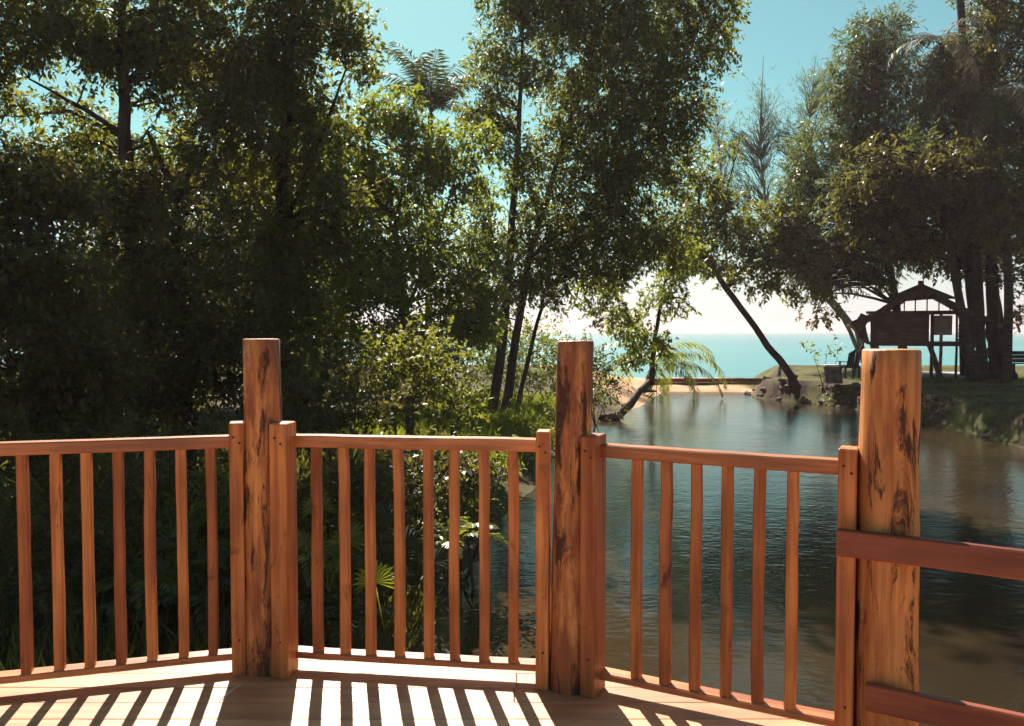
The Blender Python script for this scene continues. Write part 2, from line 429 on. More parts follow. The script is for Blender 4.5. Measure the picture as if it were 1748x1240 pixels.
mb = MB(); mb.add([(-30, -90, WATER), (40, -90, WATER), (40, 46, WATER), (-30, 46, WATER)], [(0, 1, 2, 3)])
tag(mb.build('lagoon_water', M['lagoon']), kind='structure')
mb = MB(); mb.add([(-3000, 46.02, WATER), (3000, 46.02, WATER), (3000, 3000, WATER), (-3000, 3000, WATER)], [(0, 1, 2, 3)])
tag(mb.build('sea', M['sea']), kind='structure')

# ------------------------------------------------------------------ deck
PL, PA, PB, PC, PR = ((-2.44, 3.21), (-1.093, 3.59), (0.239, 3.41), (1.326, 2.86), (2.48, 2.16))
DECK = [(-5.0, 2.45), (-5.0, -3.2), (3.6, -3.2), (3.6, 1.3), (2.61, 2.29), (1.42, 3.03), (0.28, 3.585), (-1.11, 3.77), (-2.49, 3.38)]
def clip(poly, axis, val, keep_less):
    out = []
    for i in range(len(poly)):
        a, b = poly[i], poly[(i + 1) % len(poly)]
        ia = (a[axis] <= val) == keep_less; ib = (b[axis] <= val) == keep_less
        if ia: out.append(a)
        if ia != ib:
            t = (val - a[axis]) / (b[axis] - a[axis])
            out.append((a[0] + (b[0] - a[0]) * t, a[1] + (b[1] - a[1]) * t))
    return out
deck = empty('deck', (0, 1, 0)); tag(deck, kind='structure')
y = 3.83; row = 0
while y > -3.2:
    w = 0.142
    strip = clip(clip(DECK, 1, y, True), 1, y - w + .003, False)
    cut = random.uniform(-2.5, 2.2) if row % 3 else random.uniform(-0.6, .6)
    for side in (0, 1):
        pg = clip(strip, 0, cut - (.0015 if side == 0 else -.0015), side == 0)
        if len(pg) < 3: continue
        dz = random.uniform(-.0012, .0012)
        n = len(pg); m = MB()
        cx = sum(p[0] for p in pg) / n; cy = sum(p[1] for p in pg) / n
        m.add([(p[0], p[1], -.035 + dz) for p in pg] + [(p[0], p[1], -.002 + dz) for p in pg]
              + [(p[0] + (.0015 if p[0] < cx else -.0015), p[1] + (.0015 if p[1] < cy else -.0015), dz) for p in pg],
              [tuple(range(n - 1, -1, -1)), tuple(range(2 * n, 3 * n))] + [(k * n + i, k * n + (i + 1) % n, k * n + n + (i + 1) % n, k * n + n + i) for k in (0, 1) for i in range(n)])
        me = m.mesh('plank')
        import bmesh
        bm = bmesh.new(); bm.from_mesh(me); bmesh.ops.recalc_face_normals(bm, faces=bm.faces); bm.to_mesh(me); bm.free()
        link('plank', me, M['deck'], deck, (cx, cy, 0))
    y -= w; row += 1
for i in range(len(DECK)):                       # rim beams under the boards
    a, b = Vector(DECK[i]), Vector(DECK[(i + 1) % len(DECK)])
    a = a * .985; b = b * .985
    m = MB(); m.beam((a.x, a.y, -.11), (b.x, b.y, -.11), .05, .13); m.build('rim_beam', M['beam'], deck)
for (x, yy) in ((-2.3, 3.2), (-1.05, 3.5), (.22, 3.3), (1.3, 2.8), (2.4, 2.1), (3.3, 0), (3.3, -2.6), (0, 0), (0, -2.6), (-3.6, 1)):
    m = MB(); m.tube([(x, yy, -2.6), (x, yy, -.17)], [.09, .085], 10, .04); m.build('pile', M['beam'], deck, smooth=True)

# ------------------------------------------------------------------ posts with their side boards
def log_post(c, r, h, label, lean, boards, seed, mat='post_a'):
    """peeled log, unevenly round, and the boards nailed to its sides"""
    random.seed(seed)
    root = empty('wooden_post', (c[0], c[1], 0))
    tag(root, label, 'post', 'log posts of the railing')
    n, rings = 18, 16
    ph = [random.uniform(0, 6.3) for _ in range(6)]
    vs_, fs = [], []
    for k in range(rings + 2):
        z = min(k, rings) / rings * h
        t = z / h
        for i in range(n):
            a = 2 * math.pi * i / n
            sq = 1 / max(abs(math.cos(a)), abs(math.sin(a)))            # squared-off log
            rr = r * (0.62 + .38 * min(sq, 1.24)) * (1 + .035 * math.sin(2 * a + ph[0] + 2 * t) + .025 * math.sin(3 * a + ph[1] - 3 * t) + .02 * math.sin(5 * t * 3 + ph[2] + a))
            rr *= 1.04 - .06 * t
            if k == rings + 1: rr *= .93
            zz = z + (.006 if k == rings + 1 else 0)
            vs_.append((c[0] + lean[0] * t + math.cos(a) * rr, c[1] + lean[1] * t + math.sin(a) * rr, zz))
    for k in range(rings + 1):
        for i in range(n):
            j = (i + 1) % n
            fs.append((k * n + i, k * n + j, k * n + n + j, k * n + n + i))
    fs.append(tuple(range((rings + 1) * n, (rings + 2) * n)))
    m = MB(); m.add(vs_, fs)
    me = m.mesh('log', True)
    link('log', me, M[mat], root, (c[0], c[1], 0))
    for (dx, dy, w, d, hb, rot) in boards:
        m = MB(); m.box((c[0] + dx, c[1] + dy, hb / 2), (w, d, hb), rot, .004)
        sb = m.build('side_board', M['baluster'], root, (c[0] + dx, c[1] + dy, 0))
        for (nx_, nz) in ((-.012, hb - .06), (.014, hb - .085), (.004, .16)):
            q = MB(); fx, fy = c[0] + dx + math.cos(rot) * nx_ + math.sin(rot) * (d / 2 + .0015), c[1] + dy + math.sin(rot) * nx_ - math.cos(rot) * (d / 2 + .0015)
            q.tube([(fx + math.sin(rot) * -.004, fy + math.cos(rot) * .004, nz), (fx, fy, nz)], [.0055, .0055], 8)
            q.build('nail', M['nail'], sb, (fx, fy, nz))
    return root
def ang(a, b): return math.atan2(b[1] - a[1], b[0] - a[0])
aL, aM, aR, aX = ang(PL, PA), ang(PA, PB), ang(PB, PC), ang(PC, PR)
def off(a, k, back=0.0): return (math.cos(a) * k - math.sin(a) * back, math.sin(a) * k + math.cos(a) * back)
def brd(a, k, w, d, h, back=0.0):
    o = off(a, k, back); return (o[0], o[1], w, d, h, a)
log_post(PA, .080, 1.462, 'log post left of the middle railing panel, short pale top above two side boards', (-.004, 0),
         [brd(aL, -.112, .058, .10, 1.105), brd(aM, .103, .075, .12, 1.105, -.03)], 3)
log_post(PB, .078, 1.455, 'heavily streaked log post standing in front of the lagoon between two railing panels', (.022, 0),
         [brd(aM, -.108, .055, .11, 1.085), brd(aR, .108, .066, .13, 1.075)], 5, 'post_b')
log_post(PC, .093, 1.432, 'thickest log post at the right, with the horizontal boards nailed across it', (-.004, 0),
         [brd(aR, -.135, .062, .10, 1.085)], 9, 'post_c')
log_post(PL, .08, 1.45, 'log post at the outer end of the left railing panel', (0, 0), [brd(aL, .112, .058, .10, 1.1)], 13)
log_post(PR, .085, 1.43, 'log post at the outer end of the horizontal boards', (0, 0), [], 17)

# ------------------------------------------------------------------ railing panels
def baluster_mesh(x, yv, rot, z0, z1, seed, w=.041, d=.040):
    rnd = random.Random(seed); m = MB(); pts = []
    rings = 7
    ox = rnd.uniform(-.003, .003); amp = rnd.uniform(-.0035, .0035); tw0 = rnd.uniform(-.06, .06)
    ca, sa = math.cos(rot), math.sin(rot)
    for k in range(rings):
        t = k / (rings - 1)
        dx = ox + amp * math.sin(t * math.pi * rnd.choice((1, 1, 1.6))) + rnd.uniform(-.0012, .0012)
        tw = tw0 * t
        ww = w / 2 * rnd.uniform(.95, 1.04); dd = d / 2
        for (sx, sy) in ((-1, -.8), (-.8, -1), (.8, -1), (1, -.8), (1, .8), (.8, 1), (-.8, 1), (-1, .8)):
            lx, ly = sx * ww, sy * dd
            lx, ly = lx * math.cos(tw) - ly * math.sin(tw) + dx, lx * math.sin(tw) + ly * math.cos(tw)
            pts.append((x + lx * ca - ly * sa, yv + lx * sa + ly * ca, z0 + (z1 - z0) * t))
    fs = []
    for k in range(rings - 1):
        for i in range(8):
            j = (i + 1) % 8; fs.append((k * 8 + i, k * 8 + j, k * 8 + 8 + j, k * 8 + 8 + i))
    m.add(pts, fs); return m
def on_line(px, A, B):
    """where the sight line of column px meets the panel line A-B"""
    u = (px - 874) / F
    ex, ey = B[0] - A[0], B[1] - A[1]
    t = (u * A[1] - A[0]) / (ex - u * ey)
    return (A[0] + ex * t, A[1] + ey * t)
def rail_bar(name, root, a, b, z0, z1, d, mat, seed):
    rnd = random.Random(seed); L = math.hypot(b[0] - a[0], b[1] - a[1]); rot = ang(a, b)
    n = 9; pts = []; ca, sa = math.cos(rot), math.sin(rot)
    for k in range(n):
        x = -L / 2 + L * k / (n - 1); jy = rnd.uniform(-.0015, .0015); jz = rnd.uniform(-.0012, .0012)
        e = .005; zz0 = z0 + jz; zz1 = z1 + jz; dd = d / 2
        for (yy, z) in ((-dd, zz0 + e), (-dd, zz1 - e), (-dd + e, zz1), (dd - e, zz1), (dd, zz1 - e), (dd, zz0 + e), (dd - e, zz0), (-dd + e, zz0)):
            pts.append((x * ca - (yy + jy) * sa, x * sa + (yy + jy) * ca, z))
    fs = [tuple(range(7, -1, -1)), tuple(range((n - 1) * 8, n * 8))]
    for k in range(n - 1):
        for i in range(8):
            j = (i + 1) % 8; fs.append((k * 8 + j, k * 8 + i, k * 8 + 8 + i, k * 8 + 8 + j))
    # local frame: x along the rail so that the grain follows it
    cx, cy = (a[0] + b[0]) / 2, (a[1] + b[1]) / 2
    m = MB(); m.add([(p[0] * ca + p[1] * sa, -p[0] * sa + p[1] * ca, p[2]) for p in pts], fs)
    me = m.mesh(name); me.materials.append(mat)
    o = bpy.data.objects.new(name, me); C.objects.link(o); o.parent = root
    o.location = Vector((cx, cy, 0)) - root.location; o.rotation_euler = (0, 0, rot)
    return o
def panel(A, B, ka, kb, pxs, extra, label, seed, ztop=1.045, back=.035):
    rot = ang(A, B)
    ob = off(rot, 0, back)
    A2 = (A[0] + ob[0], A[1] + ob[1]); B2 = (B[0] + ob[0], B[1] + ob[1])
    a = (A2[0] + off(rot, ka)[0], A2[1] + off(rot, ka)[1]); b = (B2[0] - off(rot, kb)[0], B2[1] - off(rot, kb)[1])
    root = empty('railing_panel', ((a[0] + b[0]) / 2, (a[1] + b[1]) / 2, 0))
    tag(root, label, 'railing', 'baluster railing panels')
    rail_bar('top_rail', root, a, b, ztop - .052, ztop, .075, M['rail'], seed)
    rail_bar('bottom_rail', root, a, b, .055, .085, .075, M['rail'], seed + 1)
    spots = [on_line(p, A2, B2) for p in pxs] + [(A2[0] + off(rot, k)[0], A2[1] + off(rot, k)[1]) for k in extra]
    for i, s in enumerate(spots):
        f = off(rot, 0, -.008); x, yv = s[0] + f[0], s[1] + f[1]
        baluster_mesh(x, yv, rot, .0835, ztop - .0515, seed * 31 + i).build('baluster', M['baluster'], root, (x, yv, 0))
    return root
panel(PL, PA, .135, .135, [36, 93, 144, 198, 251, 306, 357], [.17], 'left railing panel with uneven balusters in front of the dark thicket', 21)
panel(PA, PB, .125, .125, [540, 587, 631, 681, 730, 776, 826, 876], [], 'middle railing panel of eight balusters between two log posts', 22)
panel(PB, PC, .135, .16, [1091, 1140, 1192, 1246, 1301, 1358], [], 'right railing panel of six balusters in front of the lagoon water', 23, 1.035)
br = empty('board_railing', (PC[0], PC[1], 0))
tag(br, 'two reddish horizontal boards fixed across the right log post', 'railing')
fa = off(aX, -.150, -.125); fb = off(aX, 0, -.125)
rail_bar('upper_board', br, (PC[0] + fa[0], PC[1] + fa[1]), (PR[0] + fb[0], PR[1] + fb[1]), .722, .815, .035, M['board'], 41)
fa = off(aX, -.05, -.125)
rail_bar('lower_board', br, (PC[0] + fa[0], PC[1] + fa[1]), (PR[0] + fb[0], PR[1] + fb[1]), .20, .292, .035, M['board'], 43)

# ------------------------------------------------------------------ foliage generators
def norm(a): return a / np.maximum(np.linalg.norm(a, axis=-1, keepdims=True), 1e-9)
def leaf_quads(pos, axis, nrm, L, W):
    axis = norm(axis); side = norm(np.cross(nrm, axis)); n2 = np.cross(axis, side)
    L = L[:, None]; W = W[:, None]
    a = pos; c = pos + axis * L - n2 * L * .12
    m = pos + axis * L * .48
    b = m + side * W * .5 + n2 * W * .14; d = m - side * W * .5 + n2 * W * .14
    return np.stack([a, b, c, d], 1)
def rand_dir(n):
    return norm(RNG.normal(size=(n, 3)))
LAI_K = 1.5
def tree(name, label, cat, trunks, blobs, leaf=(.1, .045), lai=3.0, mat='leaf_dark', bark='bark', group=None, droop=.3, twig=.35, per=11,
         needle=False, clump=.48, rise=.2, limbs=True, sides=9, base=None, tone=(0., 1.), sub=10):
    """trunks: lists of (px, py, D, radius); blobs: (px, py, D, rx px, ry px, density)"""
    leaf = (leaf[0] * 1.0, leaf[1] * 1.04)
    paths = []
    for tr in trunks:
        paths.append(([P(*q[:3]) for q in tr], [q[3] for q in tr]))
    b0 = paths[0][0][0] if base is None else base
    root = empty(name, tuple(b0)); tag(root, label, cat, group)
    allp = []
    for pts, rad in paths:
        m = MB()
        fine, fr = [], []
        for i in range(len(pts) - 1):                                     # subdivide with a little wander
            ns = 5
            for k in range(ns):
                t = k / ns
                p = pts[i] * (1 - t) + pts[i + 1] * t
                if 0 < k: p = p + RNG.normal(size=3) * rad[i] * .16
                fine.append(p); fr.append(rad[i] * (1 - t) + rad[i + 1] * t)
        fine.append(pts[-1]); fr.append(rad[-1])
        m.tube(fine, fr, sides, .05)
        m.build('trunk', M[bark], root, tuple(b0), smooth=True)
        allp += [(p, r) for p, r in zip(fine, fr)]
    tp = np.array([p for p, r in allp]); trd = np.array([r for p, r in allp])
    quads, tones = [], []
    bm_ = MB()
    for bl in blobs:
        px, py, D, rx, ry, den = bl[:6]; has_limb = len(bl) < 7
        c = P(px, py, D); rx = rx * D / F; ry = ry * D / F; rd = min((rx + ry) / 2, 2.6)
        area = math.pi * rx * ry
        nleaf = int(den * lai * LAI_K * area / (leaf[0] * leaf[1] * .5))
        nsub = max(3, int(sub * min(2.2, area / 3 + .35)))
        sc = rand_dir(nsub) * (RNG.uniform(.08, 1, (nsub, 1)) ** .45) * .78 * np.array((rx, rd, ry)) + c
        srad = RNG.uniform(.6, 1.2, nsub) * clump * (rx + ry) / 2 * min(1, (10 / nsub) ** .33 + .25)
        w = srad ** 2; w /= w.sum()
        cnt = np.maximum(1, (nleaf / per * w)).astype(int)
        if limbs and has_limb:
            for k in range(nsub):
                e = sc[k]
                dd = np.linalg.norm(tp - e, axis=1) + 1.2 * np.maximum(0, tp[:, 2] - e[2] + rise)
                j = int(np.argmin(dd)); s = tp[j]
                r0 = min(trd[j] * .55, .012 + .018 * np.linalg.norm(e - s))
                mid = (s + e) / 2 + np.array((0, 0, .12 * np.linalg.norm(e - s))) + RNG.normal(size=3) * .06 * np.linalg.norm(e - s)
                bm_.tube([s, mid * .6 + s * .4 if False else (s + mid) / 2 + RNG.normal(size=3) * .03, mid, (mid + e) / 2 + RNG.normal(size=3) * .05, e], [r0, r0 * .8, r0 * .6, r0 * .42, r0 * .2], 5, 0, False)
                for q in range(3):
                    e2 = e + rand_dir(1)[0] * srad[k] * .9
                    bm_.tube([mid * .35 + e * .65, (e + e2) / 2 + RNG.normal(size=3) * .05, e2], [r0 * .38, r0 * .26, r0 * .1], 4, 0, False)
        ki = np.repeat(np.arange(nsub), cnt); nt_ = len(ki)
        o = rand_dir(nt_); rr = RNG.uniform(0, 1, (nt_, 1)) ** .5
        tpz = sc[ki] + o * rr * srad[ki][:, None] * np.array((1, 1, .8))
        tdir = norm(o * .8 + norm(sc[ki] - c) * .5 + RNG.normal(size=(nt_, 3)) * .5 + np.array((0, 0, -droop)))
        ttone = RNG.uniform(0, 1, nt_) * .35 + RNG.uniform(0, 1, nsub)[ki] * .35
        li = np.repeat(np.arange(nt_), per); nl = len(li)
        f = np.tile((np.arange(per) + .5) / per, nt_)
        pos = tpz[li] + tdir[li] * (f * twig * RNG.uniform(.7, 1.2, nl))[:, None] + RNG.normal(size=(nl, 3)) * leaf[0] * .22
        if needle:
            ax = norm(tdir[li] * .8 + RNG.normal(size=(nl, 3)) * .45 + np.array((0, 0, -droop)))
        else:
            ax = norm(tdir[li] * .45 + RNG.normal(size=(nl, 3)) * .7 + np.array((0, 0, -.25)))
        nr = norm(np.array((0, 0, 1.)) + RNG.normal(size=(nl, 3)) * .55)
        sz = RNG.uniform(.45, 1.45, nl)
        quads.append(leaf_quads(pos, ax, nr, leaf[0] * sz, leaf[1] * sz))
        tn = ttone[li] + RNG.uniform(0, .3, nl)
        tones.append(tone[0] + (tone[1] - tone[0]) * np.clip(tn, 0, 1))
    if bm_.v:
        bm_.build('branches', M[bark], root, tuple(b0))
    me = quads_mesh('crown', np.concatenate(quads), np.concatenate(tones))
    link('crown', me, M[mat], root, tuple(b0))
    return root

def frond_quads(base, az, el0, L, droop, nleaf, ll, lw, roll=0.0, hang=.35, seed=0):
    """arched midrib with leaflets both sides; returns (midrib points, quads)"""
    rn = np.random.default_rng(seed)
    n = 14; pts = [np.array(base, float)]; el = el0
    h = np.array((math.sin(az), math.cos(az), 0))
    for i in range(n):
        pts.append(pts[-1] + (h * math.cos(el) + np.array((0, 0, math.sin(el)))) * L / n)
        el -= droop / n * (1 + i / n)
    pts = np.array(pts)
    f = np.linspace(.12, 1, nleaf); k = f * n; i0 = np.minimum(k.astype(int), n - 1); fr = (k - i0)[:, None]
    pos = pts[i0] * (1 - fr) + pts[i0 + 1] * fr
    tan = norm(pts[i0 + 1] - pts[i0])
    side = np.array((math.cos(az), -math.sin(az), 0)); up = np.cross(side, tan); up = norm(up)
    out = []
    for sgn in (-1, 1):
        sd = side * sgn * math.cos(roll) + up * sgn * math.sin(roll)
        ax = norm(sd * .85 + tan * (.35 + .5 * f[:, None] ** 2) + np.array((0, 0, -hang)) + rn.normal(size=(nleaf, 3)) * .1)
        prof = np.sin(np.clip(f * .9 + .08, 0, 1) * math.pi) ** .6 * .85 + .15
        out.append(leaf_quads(pos, ax, norm(up + rn.normal(size=(nleaf, 3)) * .25), ll * prof * rn.uniform(.85, 1.1, nleaf), np.full(nleaf, lw)))
    return pts, np.concatenate(out)
def add_frond(root, base, az, el0, L, droop, nleaf, ll, lw, mat, rib=.012, seed=0, hang=.35, name='frond', tone=None):
    pts, q = frond_quads(base, az, el0, L, droop, nleaf, ll, lw, 0, hang, seed)
    m = len(pts); r = []
    for i in range(m - 1):                                               # midrib as a narrow V of quads
        w0 = rib * (1 - i / m * .85); w1 = rib * (1 - (i + 1) / m * .85)
        s = np.array((math.cos(az), -math.sin(az), 0))
        for sg in (-1, 1):
            r.append([pts[i] + s * w0 * sg, pts[i + 1] + s * w1 * sg, pts[i + 1] - np.array((0, 0, w1)), pts[i] - np.array((0, 0, w0))])
    q = np.concatenate([q, np.array(r)])
    rn = np.random.default_rng(seed + 5)
    tn = rn.uniform(0, 1, len(q)) * .5 + (rn.uniform(0, .5) if tone is None else tone)
    me = quads_mesh(name, q, np.clip(tn, 0, 1))
    return link(name, me, M[mat], root, tuple(base))

# ------------------------------------------------------------------ trees of the left thicket
FOREST = 'trees of the left thicket'
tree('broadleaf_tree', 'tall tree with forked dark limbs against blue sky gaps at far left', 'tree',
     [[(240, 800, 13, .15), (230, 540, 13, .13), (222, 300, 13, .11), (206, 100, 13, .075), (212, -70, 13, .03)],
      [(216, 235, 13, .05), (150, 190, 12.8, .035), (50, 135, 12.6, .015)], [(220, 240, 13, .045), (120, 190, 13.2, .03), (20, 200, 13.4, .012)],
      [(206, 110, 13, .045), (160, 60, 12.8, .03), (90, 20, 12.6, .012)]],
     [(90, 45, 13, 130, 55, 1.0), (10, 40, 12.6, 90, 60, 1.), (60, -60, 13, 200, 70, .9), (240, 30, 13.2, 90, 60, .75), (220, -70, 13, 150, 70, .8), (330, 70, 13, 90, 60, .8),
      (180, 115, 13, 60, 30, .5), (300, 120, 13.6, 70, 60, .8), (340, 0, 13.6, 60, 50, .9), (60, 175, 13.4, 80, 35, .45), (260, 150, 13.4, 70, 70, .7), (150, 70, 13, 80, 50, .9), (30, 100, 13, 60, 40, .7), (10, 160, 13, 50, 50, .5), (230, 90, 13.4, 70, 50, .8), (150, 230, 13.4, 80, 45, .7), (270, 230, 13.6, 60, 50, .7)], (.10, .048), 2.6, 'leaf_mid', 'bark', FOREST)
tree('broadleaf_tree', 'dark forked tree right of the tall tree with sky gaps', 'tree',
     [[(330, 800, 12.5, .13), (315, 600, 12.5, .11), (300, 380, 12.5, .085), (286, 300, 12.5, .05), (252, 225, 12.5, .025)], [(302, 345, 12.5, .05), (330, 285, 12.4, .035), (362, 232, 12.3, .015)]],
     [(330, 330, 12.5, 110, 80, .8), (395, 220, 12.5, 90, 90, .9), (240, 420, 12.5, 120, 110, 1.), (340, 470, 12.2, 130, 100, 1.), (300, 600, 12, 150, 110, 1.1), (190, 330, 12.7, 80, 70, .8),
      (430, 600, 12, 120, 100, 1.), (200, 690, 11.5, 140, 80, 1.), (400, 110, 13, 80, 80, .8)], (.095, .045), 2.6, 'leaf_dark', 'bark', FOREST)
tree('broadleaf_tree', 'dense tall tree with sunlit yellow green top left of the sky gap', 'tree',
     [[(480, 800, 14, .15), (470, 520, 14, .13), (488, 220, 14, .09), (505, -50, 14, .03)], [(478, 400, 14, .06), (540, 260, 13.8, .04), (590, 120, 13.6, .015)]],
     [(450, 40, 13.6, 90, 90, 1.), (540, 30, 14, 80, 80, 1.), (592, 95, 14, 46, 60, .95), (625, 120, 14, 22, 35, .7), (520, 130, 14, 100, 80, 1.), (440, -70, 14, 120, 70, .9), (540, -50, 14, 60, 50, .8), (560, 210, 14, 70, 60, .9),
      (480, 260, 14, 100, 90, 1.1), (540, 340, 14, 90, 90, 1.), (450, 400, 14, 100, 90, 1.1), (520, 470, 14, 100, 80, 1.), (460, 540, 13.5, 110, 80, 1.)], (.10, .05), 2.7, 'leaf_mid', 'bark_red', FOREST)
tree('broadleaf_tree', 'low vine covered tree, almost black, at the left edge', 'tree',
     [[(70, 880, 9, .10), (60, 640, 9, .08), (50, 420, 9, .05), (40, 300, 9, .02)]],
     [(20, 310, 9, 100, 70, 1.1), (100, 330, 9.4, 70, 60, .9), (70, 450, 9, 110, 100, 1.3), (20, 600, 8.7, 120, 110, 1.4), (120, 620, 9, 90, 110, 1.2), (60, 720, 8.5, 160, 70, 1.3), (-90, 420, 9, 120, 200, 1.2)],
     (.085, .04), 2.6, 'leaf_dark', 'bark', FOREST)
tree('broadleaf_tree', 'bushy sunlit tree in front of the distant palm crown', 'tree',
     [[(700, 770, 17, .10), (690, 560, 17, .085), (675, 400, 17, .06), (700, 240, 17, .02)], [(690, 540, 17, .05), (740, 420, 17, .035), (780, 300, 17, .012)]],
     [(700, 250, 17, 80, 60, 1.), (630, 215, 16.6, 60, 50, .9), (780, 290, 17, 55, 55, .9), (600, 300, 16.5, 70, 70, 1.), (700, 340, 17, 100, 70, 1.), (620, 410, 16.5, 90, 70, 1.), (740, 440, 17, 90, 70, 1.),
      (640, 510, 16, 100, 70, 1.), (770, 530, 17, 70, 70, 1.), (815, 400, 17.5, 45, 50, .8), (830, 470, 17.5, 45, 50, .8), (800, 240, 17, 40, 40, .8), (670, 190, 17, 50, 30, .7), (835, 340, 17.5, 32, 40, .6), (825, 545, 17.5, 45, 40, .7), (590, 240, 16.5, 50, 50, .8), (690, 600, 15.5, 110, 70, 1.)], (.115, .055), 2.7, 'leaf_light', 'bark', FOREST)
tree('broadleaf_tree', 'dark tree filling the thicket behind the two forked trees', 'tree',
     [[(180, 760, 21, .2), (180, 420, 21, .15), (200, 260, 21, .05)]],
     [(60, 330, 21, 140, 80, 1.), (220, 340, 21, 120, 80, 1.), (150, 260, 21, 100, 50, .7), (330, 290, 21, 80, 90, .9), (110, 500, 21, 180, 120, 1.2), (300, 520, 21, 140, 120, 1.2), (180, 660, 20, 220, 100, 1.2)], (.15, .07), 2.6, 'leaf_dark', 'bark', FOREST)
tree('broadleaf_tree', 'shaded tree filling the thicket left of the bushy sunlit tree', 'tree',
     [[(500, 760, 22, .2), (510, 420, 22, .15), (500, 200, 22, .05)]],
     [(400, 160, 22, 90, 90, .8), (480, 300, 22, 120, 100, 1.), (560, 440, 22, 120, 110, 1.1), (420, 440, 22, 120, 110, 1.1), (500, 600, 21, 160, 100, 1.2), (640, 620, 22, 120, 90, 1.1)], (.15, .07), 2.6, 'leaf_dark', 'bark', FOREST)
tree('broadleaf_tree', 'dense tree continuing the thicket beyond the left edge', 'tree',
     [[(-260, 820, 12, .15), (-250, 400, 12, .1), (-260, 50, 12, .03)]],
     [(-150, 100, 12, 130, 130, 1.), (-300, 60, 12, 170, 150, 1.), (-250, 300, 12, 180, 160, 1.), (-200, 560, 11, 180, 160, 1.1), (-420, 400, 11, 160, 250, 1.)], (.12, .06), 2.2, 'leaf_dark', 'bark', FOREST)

# ------------------------------------------------------------------ trees around the lagoon mouth
tree('broadleaf_tree', 'tall airy tree with slanting twin trunks at the centre of the photo', 'tree',
     [[(832, 742, 22, .15), (858, 580, 22, .125), (872, 400, 22, .10), (885, 230, 22, .07), (893, 30, 22, .03)],
      [(858, 735, 22.3, .14), (880, 580, 22.3, .115), (905, 430, 22.3, .09), (960, 250, 22.3, .06), (1020, 40, 22.3, .025)],
      [(882, 705, 22.6, .07), (912, 570, 22.6, .055), (938, 470, 22.6, .04), (965, 390, 22.6, .015)],
      [(895, 450, 22.2, .06), (1000, 360, 22, .045), (1110, 220, 21.8, .03), (1180, 70, 21.6, .012)]],
     [(865, 40, 22, 60, 60, .8), (930, 20, 22, 80, 60, .9), (1030, 10, 22, 110, 80, 1.), (1140, 20, 22, 90, 90, 1.), (1225, 20, 22, 42, 70, .9), (1190, 100, 22, 50, 50, .7), (1070, 120, 22, 100, 80, 1.1),
      (960, 110, 22, 80, 70, .8), (1130, 190, 22, 80, 80, 1.1), (1010, 220, 22, 90, 80, 1.), (845, 130, 22, 55, 60, .8), (812, 190, 22, 30, 50, .5), (850, 205, 22, 55, 35, .6), (930, 290, 22, 70, 50, .7), (1060, 300, 22, 100, 80, 1.1),
      (1160, 290, 22.4, 45, 60, .8), (985, 370, 22, 90, 60, .9), (1090, 390, 22, 90, 60, 1.), (850, 420, 22, 60, 50, .8), (930, 440, 22, 80, 50, 1.), (890, 490, 22, 60, 40, .8), (830, 520, 22.5, 60, 45, .8), (870, 260, 22, 40, 50, .6), (920, 370, 22, 60, 50, .8), (960, 500, 22.5, 45, 35, .6), (1030, 460, 22, 80, 45, .8), (1140, 420, 22.5, 50, 50, .7),
      (880, -70, 22, 100, 60, .8), (1080, -90, 22, 170, 80, .8)], (.14, .055), 2.7, 'leaf_mid', 'bark', None, droop=.5, sub=13, tone=(.2, 1.), twig=.45)
tree('broadleaf_tree', 'young tree with hanging light leaves beside the beach, behind the middle post', 'tree',
     [[(1112, 658, 30, .11), (1116, 590, 30, .085), (1132, 500, 30, .06), (1150, 400, 30, .025)]],
     [(1050, 520, 28, 60, 45, .8, 0), (1095, 565, 29, 45, 50, .8, 0), (1020, 480, 28, 50, 30, .7, 0), (1135, 500, 30, 40, 60, .8), (1160, 440, 30, 50, 40, .7), (1080, 605, 28, 30, 30, .6, 0), (1120, 590, 29, 30, 35, .6, 0)], (.17, .075), 2.2, 'leaf_light', 'bark', None, droop=.7)
tree('broadleaf_tree', 'tree leaning left over the lagoon mouth from the right bank', 'tree',
     [[(1360, 664, 35, .28), (1350, 642, 35, .17), (1300, 575, 35, .14), (1238, 490, 35, .125), (1190, 410, 35, .09), (1195, 290, 35, .04)], [(1240, 495, 35, .09), (1290, 430, 34.6, .06), (1360, 400, 34, .02)],
      [(1215, 420, 35, .07), (1240, 330, 34.6, .04), (1262, 240, 34.4, .02)]],
     [(1195, 330, 34.5, 55, 60, .9), (1240, 400, 34.5, 75, 55, 1.), (1180, 430, 35, 70, 45, 1.), (1310, 380, 34.5, 60, 45, .8), (1300, 440, 34, 70, 35, .8), (1245, 250, 34, 42, 18, .5), (1190, 255, 34, 25, 20, .4), (1365, 430, 34, 60, 50, .7),
      (1235, 460, 35, 50, 25, .7), (1330, 480, 34, 60, 30, .6, 0), (1385, 490, 34, 45, 40, .6, 0), (1290, 490, 34, 40, 30, .5, 0), (1400, 535, 34, 40, 25, .4, 0)], (.19, .085), 2.4, 'leaf_mid', 'bark_red', None)
BARE = 'sparse pale trees behind the lagoon mouth'
